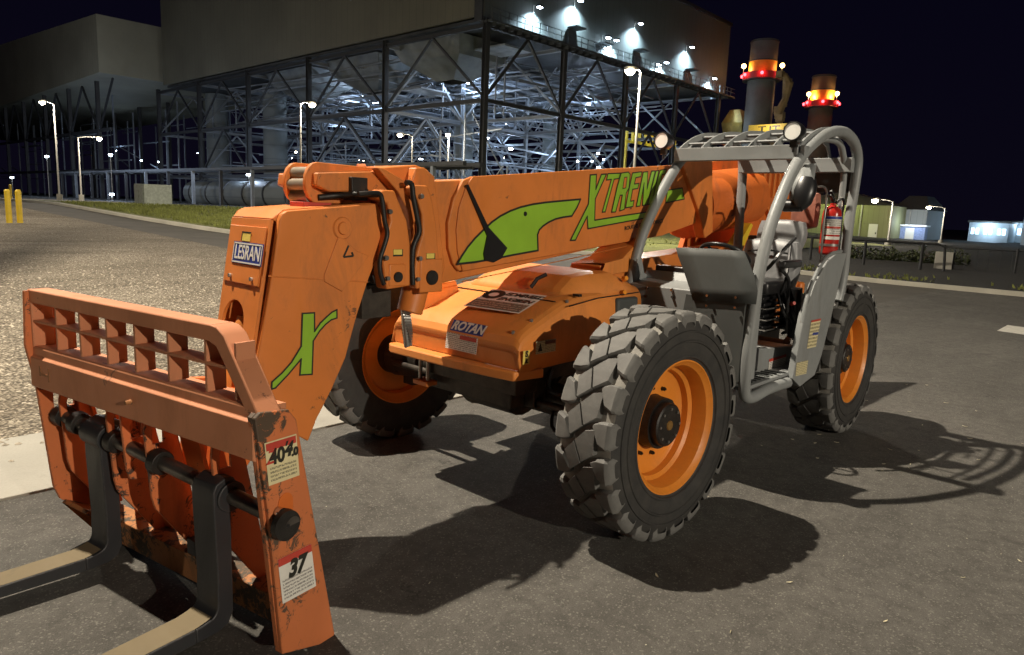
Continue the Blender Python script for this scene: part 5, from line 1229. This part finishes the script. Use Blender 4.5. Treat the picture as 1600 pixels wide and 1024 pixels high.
street_lamp('tall straight lamp post at the far left beyond the yellow bollards', -17.8, -76.9, 9.2, .9, R(30), w_=5200)
street_lamp('tall lamp post rising just behind the boom tip and its rollers', -25.8, -46.0, 8.2, .5, R(150), w_=3600)
street_lamp('tall lamp post rising behind the boom lettering', -28.6, -17.8, 9.1, .25, R(-30), zbase=.25, w_=9000)
street_lamp('short curved lamp post right of the far left post', -20.9, -81.0, 6.6, 1.6, R(150), w_=2600)
street_lamp('bright low lamp post standing under the plant just right of the boom head', -50.2, -56.4, 10.1, .3, R(40), zbase=-.1, w_=3400)
street_lamp('dim low lamp post under the plant, directly above the boom head', -41.2, -51.6, 8.9, .9, R(-20), zbase=-.1, w_=900)
street_lamp('lamp post in front of the yellow green lit building', -62.0, -14.0, 4.1, 1.2, R(-45), zbase=0, w_=1500)
street_lamp('curved lamp post beside the pale grey building at the far right', -87.6, -15.4, 4.3, 1.5, R(-45), zbase=0, w_=1500)
street_lamp('tall mast lamp lighting the lot from the left of the machine', KEY[0]-.5, KEY[1]-1.2, 17.2, 1.0, math.atan2(1.2, .5), w_=KEY_W, rad=.16, cone=((2.0, -5., 0), 156, .25))
street_lamp('mast lamp behind the camera on the cab side of the lot', FILL[0]+.3, FILL[1]+1.3, 10.2, 1.0, R(-103), zbase=0, w_=FILL_W, rad=.14, cone=((0., 1.5, .6), 52, .6))
street_lamp('added out of frame mast lamp far left, brightening the low dark hall', 8.0, -105.0, 12.0, 1.0, R(150), w_=13000, rad=.13)  # unseen lamp added to lift the dark wall of the left hall
street_lamp('added out of frame mast lamp on the left, brightening the gravel lot', 1.0, -34.0, 11.5, 1.0, R(90), w_=6200, rad=.13, cone=((0., -30., 0), 158, .25))  # unseen lamp added so the gravel is lit more evenly
# small bluish yard lights
for i, (x, y, z, e_, lb) in enumerate(((-30, -128, 7.4, 900, 'bluish yard light left of the wide duct, above the short curved lamp'), (-34, -112, 7.6, 900, 'bluish yard light just right of the first, under the dark wall'), (-30, -100, 1.9, 500, 'low bluish light beside the utility cabinet'), (-43, -88, 5.2, 800, 'bluish light above the big horizontal duct'), (-30, -150, 4.2, 500, 'faint bluish light at the far left of the yard'))):
    t = thing('yard_light', lb, 'yard light', (x, y, 0), 0, 'yard lights in the plant')
    obj('post', cyl(B(), (0, 0, -.5), (0, 0, z), .06, .05, 8), POLE, t); obj('lamp_glass', box(B(), (0, 0, z+.1), (.4, .4, .22)), LAMPB, t)
    l = point('lamp_bulb', (.0, 0, z+.45), e_*2, (.6, .75, 1.), .2); l.parent = t

# ---------------- bollards
def bollard(label, x, y, h=1.18):
    t = thing('bollard', label, 'bollard', (x, y, ter(y)), 0, 'yellow steel bollards')
    bm = B(); cyl(bm, (0, 0, -.1), (0, 0, h), .10, .10, 20); lathe_ = lathe(bm, [(.10, h), (.085, h+.05), (.05, h+.075), (.0, h+.08)], 20, 'Z'); obj('post', bm, YELB, t, smooth=40)
    obj('collar', cyl(B(), (0, 0, -.05), (0, 0, .02), .17, .16, 20), CONC, t)
bollard('yellow bollard at the very left edge of the picture', -3.2, -28.4)
bollard('yellow bollard second from the left edge', -3.56, -28.5)
bollard('small far yellow bollard left of the far left lamp post', -12.1, -73.5, 1.2); bollard('small far yellow bollard nearest the far left lamp post', -13.0, -73.2, 1.2)

# ---------------- stacks with beacon rings
def stack(label, x, y, z0, z1, r_, zb, zr, glow, mat, beacons):
    t = thing('exhaust_stack', label, 'exhaust stack', (x, y, 0))
    obj('shaft', cyl(B(), (0, 0, 0), (0, 0, z1), r_*1.08, r_, 32), mat, t, smooth=35)
    for z in (z1-.3, zr+2.6): obj('hoop', cyl(B(), (0, 0, z), (0, 0, z+.16), r_+.10, r_+.10, 32), DARKM, t, smooth=35)
    bm = B(); cyl(bm, (0, 0, zr-.15), (0, 0, zr), r_+.75, r_+.75, 32); obj('ring_platform', bm, DARKM, t, smooth=35)
    bm = B(); lathe(bm, [(r_+.70, zr+.05), (r_+.78, zr+.05), (r_+.78, zr+.95), (r_+.70, zr+.95)], 32, 'Z'); obj('ring_guard', bm, simple('red_light_tinted_guard', (.45, .05, .05), .5), t, smooth=35)  # red glow of the beacons is put into the guard's base colour
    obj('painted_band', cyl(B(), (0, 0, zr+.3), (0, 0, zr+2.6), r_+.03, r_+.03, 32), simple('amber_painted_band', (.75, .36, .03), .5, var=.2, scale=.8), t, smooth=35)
    for k in (-68, -34, 24, 82, 118, 204):
        a = R(k); p = ((r_+.86)*math.cos(a), (r_+.86)*math.sin(a))
        obj('red_beacon', bmesh_sphere(p[0], p[1], zr+.62, .24), RED_E, t, smooth=60)
    for a, g_ in beacons:
        a = R(a); p = ((r_+.85)*math.cos(a), (r_+.85)*math.sin(a))
        bm = B(); cyl(bm, (p[0], p[1], zr), (p[0], p[1], zr+1.7), .05, .05, 6); obj('beacon_post', bm, POLE, t); obj('beacon', bmesh_sphere(p[0], p[1], zr+1.95, .34), AMB_E, t, smooth=60)
        l = point('beacon_bulb', (p[0]*.95, p[1]*.95, zr+1.55), glow*g_, (1., .70, .30), .15); l.parent = t
    for a in (-30, 24, 80):
        a2 = R(a); l = point('red_bulb', ((r_+1.3)*math.cos(a2), (r_+1.3)*math.sin(a2), zr+.75), 55, (1., .03, .05), .1); l.parent = t
    return t
def bmesh_sphere(x, y, z, r_):
    bm = B(); bmesh.ops.create_uvsphere(bm, u_segments=12, v_segments=8, radius=r_); bmesh.ops.translate(bm, verts=bm.verts, vec=(x, y, z)); return bm
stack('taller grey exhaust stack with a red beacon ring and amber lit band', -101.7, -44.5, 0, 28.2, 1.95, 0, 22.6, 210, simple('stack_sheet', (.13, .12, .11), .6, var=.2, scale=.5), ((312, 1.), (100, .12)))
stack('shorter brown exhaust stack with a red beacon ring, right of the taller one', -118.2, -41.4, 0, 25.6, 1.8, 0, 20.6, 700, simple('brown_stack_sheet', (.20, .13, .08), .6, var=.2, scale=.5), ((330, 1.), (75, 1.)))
CR = thing('crawler_crane', 'dirty yellow crane mast and hoist block between the two exhaust stacks', 'crane')
a0 = Vector((-94.5, -38.5, 9.0)); bm = B(); rnd = random.Random(5)
pts = [(0, 0), (.5, 2.2), (.1, 3.6), (.9, 5.5), (1.1, 7.6), (.5, 8.8)]
tube(bm, [(a0.x-p[0]*.7, a0.y+p[0]*.7, a0.z+p[1]+4) for p in pts], [.55, .4, .62, .45, .7, .3], 7)
for k in range(14): q = rnd.choice(pts); box(bm, (a0.x-q[0]*.7+rnd.uniform(-.5, .5), a0.y+q[0]*.7+rnd.uniform(-.5, .5), a0.z+4+q[1]+rnd.uniform(-.8, .8)), (rnd.uniform(.3, .9),)*3)
obj('hoist', bm, simple('dirty_hoist_paint', (.22, .14, .06), .7, var=.5, scale=.8), CR)
obj('mast', bx(a0.x-.4, a0.x+.4, a0.y-.4, a0.y+.4, 0, 13), bpy.data.materials['dirty_hoist_paint'], CR)
cy = [(-39.442,14.34),(-33.892,14.061),(-33.785,13.031),(-39.336,13.268)]
bm = B(); bx(-88.4, -88, cy[0][0], cy[1][0], cy[2][1], cy[0][1], bm); obj('yellow_girder', bm, simple('yellow_girder_paint', (.55, .38, .04), .5), CR)
lettering('girder_letters', 'T.IT', (-87.99, (cy[0][0]+cy[1][0])/2, (cy[0][1]+cy[2][1])/2), (0, 1, 0), (0, 0, 1), 1.1, DECALBLK, CR, bold=.02, sx=1.6)
obj('girder_leg', bx(-88.4, -88.1, cy[0][0]+.3, cy[0][0]+.7, 0, cy[2][1]), bpy.data.materials['yellow_girder_paint'], CR)
l = point('crane_work_lamp', (-86, -36.5, 14), 380, WARM, .2); l.parent = CR
CP = thing('transfer_chute', 'dirty yellow chute housing at the right end of the plant beside the taller stack', 'chute')
bm = B(); loft(bm, [[(-104, -49.5, 14.5), (-101, -49.5, 14.5), (-101, -46.6, 14.5), (-104, -46.6, 14.5)], [(-104.4, -49.8, 16.6), (-100.6, -49.8, 16.6), (-100.6, -46.4, 16.6), (-104.4, -46.4, 16.6)], [(-103.6, -49, 18.6), (-101.5, -49, 18.6), (-101.5, -47.4, 18.6), (-103.6, -47.4, 18.6)]], True); bmesh.ops.holes_fill(bm, edges=bm.edges[:]); obj('housing', bm, simple('dirty_yellow_paint', (.34, .24, .05), .6, var=.5, scale=.7), CP)
obj('support_leg', bx(-103.6, -101.6, -49.2, -47, 0, 14.5), DARKM, CP)
YP = thing('yellow_platform', 'yellow lit platform framing under the right end of the hall', 'platform')
bm = B(); rnd = random.Random(8)
for z in (12.4, 14.0): bx(-98, -84, -56.2, -56, z, z+.35, bm)
for k in range(9): bx(-98+k*1.7, -97.7+k*1.7, -56.3, -55.9, 0 if k in (0, 8) else 12.4, 14.4, bm)
obj('framing', bm, YELB, YP); l = point('platform_lamp', (-91, -54.6, 15.2), 260, (1., .85, .45), .3); l.parent = YP

# ---------------- right side : tanks, hedge, fence, far blue-lit buildings
def hip_building(label, x0, x1, y0, y1, h, hr, mat, mat2, roofm, door=True):
    t = thing('process_building', label, 'building')
    obj('front_wall', bx(x1-.3, x1, y0, y1, -.3, h), mat, t); obj('side_wall', bx(x0, x1-.302, y1-.3, y1, -.3, h), mat2, t)
    obj('rear_wall', bx(x0, x1-.302, y0, y1-.302, -.3, h-.01), mat2, t)
    m_, n_ = (y0+y1)/2, (x0+x1)/2; bm = B()
    loft(bm, [[(x0-.3, y0-.3, h), (x1+.3, y0-.3, h), (x1+.3, y1+.3, h), (x0-.3, y1+.3, h)], [(n_-2, m_-1, h+hr), (n_+2, m_-1, h+hr), (n_+2, m_+1, h+hr), (n_-2, m_+1, h+hr)]], True); bmesh.ops.holes_fill(bm, edges=bm.edges[:])
    obj('roof', bm, roofm, t); ny = max(2, int((y1-y0)/3))
    for k in range(1, ny): y = y0+k*(y1-y0)/ny; obj('downpipe', bx(x1, x1+.12, y-.07, y+.07, 0, h), POLE, t)
    for k in range(ny):
        y = y0+(k+.5)*(y1-y0)/ny; obj('wall_panel', bx(x1, x1+.05, y-(y1-y0)/ny*.42, y+(y1-y0)/ny*.42, h*.5, h*.92), mat, t)
    if door: o = obj('door', bx(x1, x1+.07, y1-2.2, y1-1.2, -.1, 2.1), WHITE, t); obj('handle', bx(x1+.07, x1+.12, y1-1.4, y1-1.3, .9, 1.1), DARKM, o)
    return t
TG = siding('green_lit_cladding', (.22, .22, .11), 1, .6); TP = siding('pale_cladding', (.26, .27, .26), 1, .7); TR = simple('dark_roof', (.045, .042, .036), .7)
qa = [(-34.513,4.343),(-21.553,4.622),(-20.963,-0.446)]; qb = [(-22.956,4.109),(-19.178,4.211),(-16.885,-0.254)]
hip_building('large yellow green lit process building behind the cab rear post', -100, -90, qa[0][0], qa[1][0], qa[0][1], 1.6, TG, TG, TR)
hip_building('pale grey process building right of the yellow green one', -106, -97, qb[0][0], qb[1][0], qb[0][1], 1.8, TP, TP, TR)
l = point('tank_wash', (-86.5, -27.5, 4.2), 800, (.85, 1., .35), .3)
WL = thing('wall_floodlight', 'floodlight on a short post washing the yellow green building', 'floodlight', (-86.5, -27.5, 0)); obj('post', cyl(B(), (0, 0, -.2), (0, 0, 3.8), .05, .05, 8), POLE, WL); obj('lamp_glass', box(B(), (0, 0, 3.9), (.3, .3, .16)), LAMPW, WL); l.parent = WL; l.location = (0, 0, 4.2)
SH = thing('pump_shed', 'small white and blue lit shed before the pale grey building', 'shed')
bm = B(); bx(-96.5, -95.2, qb[0][0]+.5, qb[1][0]+.4, -.2, 2.0, bm); obj('wall', bm, simple('shed_wall', (.25, .32, .55), .6), SH); obj('roof', bx(-96.7, -94.9, qb[0][0]+.3, qb[1][0]+.6, 2.0, 2.2), simple('white_roof', (.75, .76, .75), .5), SH); obj('door', bx(-95.2, -95.15, qb[0][0]+2, qb[0][0]+3, -.1, 1.8), WHITE, SH)
l = point('shed_lamp', (-93.5, qb[0][0]+3, 2.6), 260, (.7, .85, 1.), .2); l.parent = SH
def lit_building(label, x0, x1, y0, y1, h, wall, nwin, e_):
    t = thing('plant_building', label, 'building')
    obj('wall', bx(x0, x1, y0, y1, -.5, h), wall, t); obj('roof', bx(x0-.2, x1+.2, y0-.2, y1+.2, h, h+.25), TR, t)
    for k in range(nwin):
        y = y0+(k+.5)*(y1-y0)/nwin; w_ = (y1-y0)/nwin*.62
        o = obj('window', bx(x1, x1+.06, y-w_/2, y+w_/2, h*.45, h*.75), WINL, t); obj('frame', bx(x1+.06, x1+.09, y-.04, y+.04, h*.45, h*.75), DARKM, o)
    l = point('building_lamp', (x1+1.6, (y0+y1)/2, h*.9), e_, (.55, .78, 1.), .3); l.parent = t; return t
WINL = emit('lit_window_glass', (.62, .82, 1.), 1.6); PWALL = simple('pale_blue_wall', (.42, .47, .50), .6, scale=.5)
D0 = Vector((-.738, -.675, 0))
p = [(-7.605,-19.809)]
lit_building('bright blue white lit low building far right', -118, -112, -17.2, -12.6, 2.9, PWALL, 3, 480)
lit_building('dim pale block right of the bright low building', -126, -119, -14.6, -9.4, 3.1, PWALL, 3, 160)
lit_building('pale cylindrical looking block near the right edge', -117, -113.6, -10.9, -8.2, 4.4, PWALL, 0, 160)
lit_building('tall bright building cut by the right edge', -112, -104, -10.1, -4.0, 6.6, PWALL, 3, 700)
# hedge row with leaf sized faces
def shrub(label, x, y, w_, h, seed, mat):
    rnd = random.Random(seed); t = thing('shrub', label, 'shrub', (x, y, 0), 0, 'shrubs along the fence')
    bm = B()
    for k in range(260):
        a = rnd.uniform(0, 6.28); rr = w_*math.sqrt(rnd.random()); z = rnd.uniform(.1, 1)*h*(1-.5*(rr/w_)**2)
        c = Vector((rr*math.cos(a), rr*math.sin(a), z)); s = rnd.uniform(.05, .13); u = Vector((rnd.gauss(0, 1), rnd.gauss(0, 1), rnd.gauss(0, 1))).normalized(); v = u.orthogonal().normalized()
        bm.faces.new([bm.verts.new(c+u*s), bm.verts.new(c+v*s*.5), bm.verts.new(c-u*s), bm.verts.new(c-v*s*.5)])
    obj('foliage', bm, mat, t); bm = B()
    for k in range(4): tube(bm, [(0, 0, 0), (rnd.uniform(-.5, .5)*w_, rnd.uniform(-.5, .5)*w_, h*.7)], .02, 5)
    obj('stem', bm, simple('shrub_stem', (.06, .045, .03)) if 'shrub_stem' not in bpy.data.materials else bpy.data.materials['shrub_stem'], t)
LEAFM = simple('shrub_leaf', (.045, .055, .016), .7, var=.5, scale=3)
DES = ('first', 'second', 'third', 'fourth', 'fifth', 'sixth', 'seventh', 'eighth and last')
for k in range(8):
    shrub('%s dark leafy shrub from the left in the row behind the pipe fence' % DES[k], -34.6-.55*k+.4*(k % 2), -8.8+.62*k, .55+.15*(k % 3), .75+.2*(k % 2), 40+k, LEAFM)
FN = thing('pipe_fence', 'low dark pipe rail fence beyond the lot on the right', 'fence')
a0, a1 = Vector((-29.0, -9.2, 1.28)), Vector((-30.6, -3.75, 1.22))
FM = simple('dark_fence_paint', (.025, .025, .025), .5)
obj('rail', tube(B(), [a0, a1, a1+Vector((-.1, .25, -.12)), a1+Vector((-.12, .32, -1.2))], .055, 10), FM, FN, smooth=60)
for k in range(3): q = a0.lerp(a1, (k+.35)/2.6); obj('post', cyl(B(), (q.x, q.y, -.1), (q.x, q.y, q.z), .06, .06, 10), FM, FN, smooth=40)
F2 = thing('mesh_fence', 'dark mesh fence running to the right edge beyond the dark verge', 'fence')
bm = B()
for k in range(40): y = -4.0+k*.42; x = -33.2-.12*k*.4; cyl(bm, (x, y, 0), (x, y, 1.05), .012, .012, 5)
obj('mesh', bm, FM, F2)
obj('rail', tube(B(), [(-33.2, -4, 1.05), (-35.1, 12.6, 1.05)], .03, 8), FM, F2)
for k in range(7): y = -4+k*2.7; x = -33.2-.048*k*2.4; obj('post', cyl(B(), (x, y, -.1), (x, y, 1.15), .045, .045, 8), FM, F2)
BN = thing('concrete_block_post', 'small pale concrete pier at the joint of the two fences', 'pier'); obj('pier', bx(-32.9, -32.5, -4.2, -3.5, -.05, .85), CONC, BN, bevel=.02)
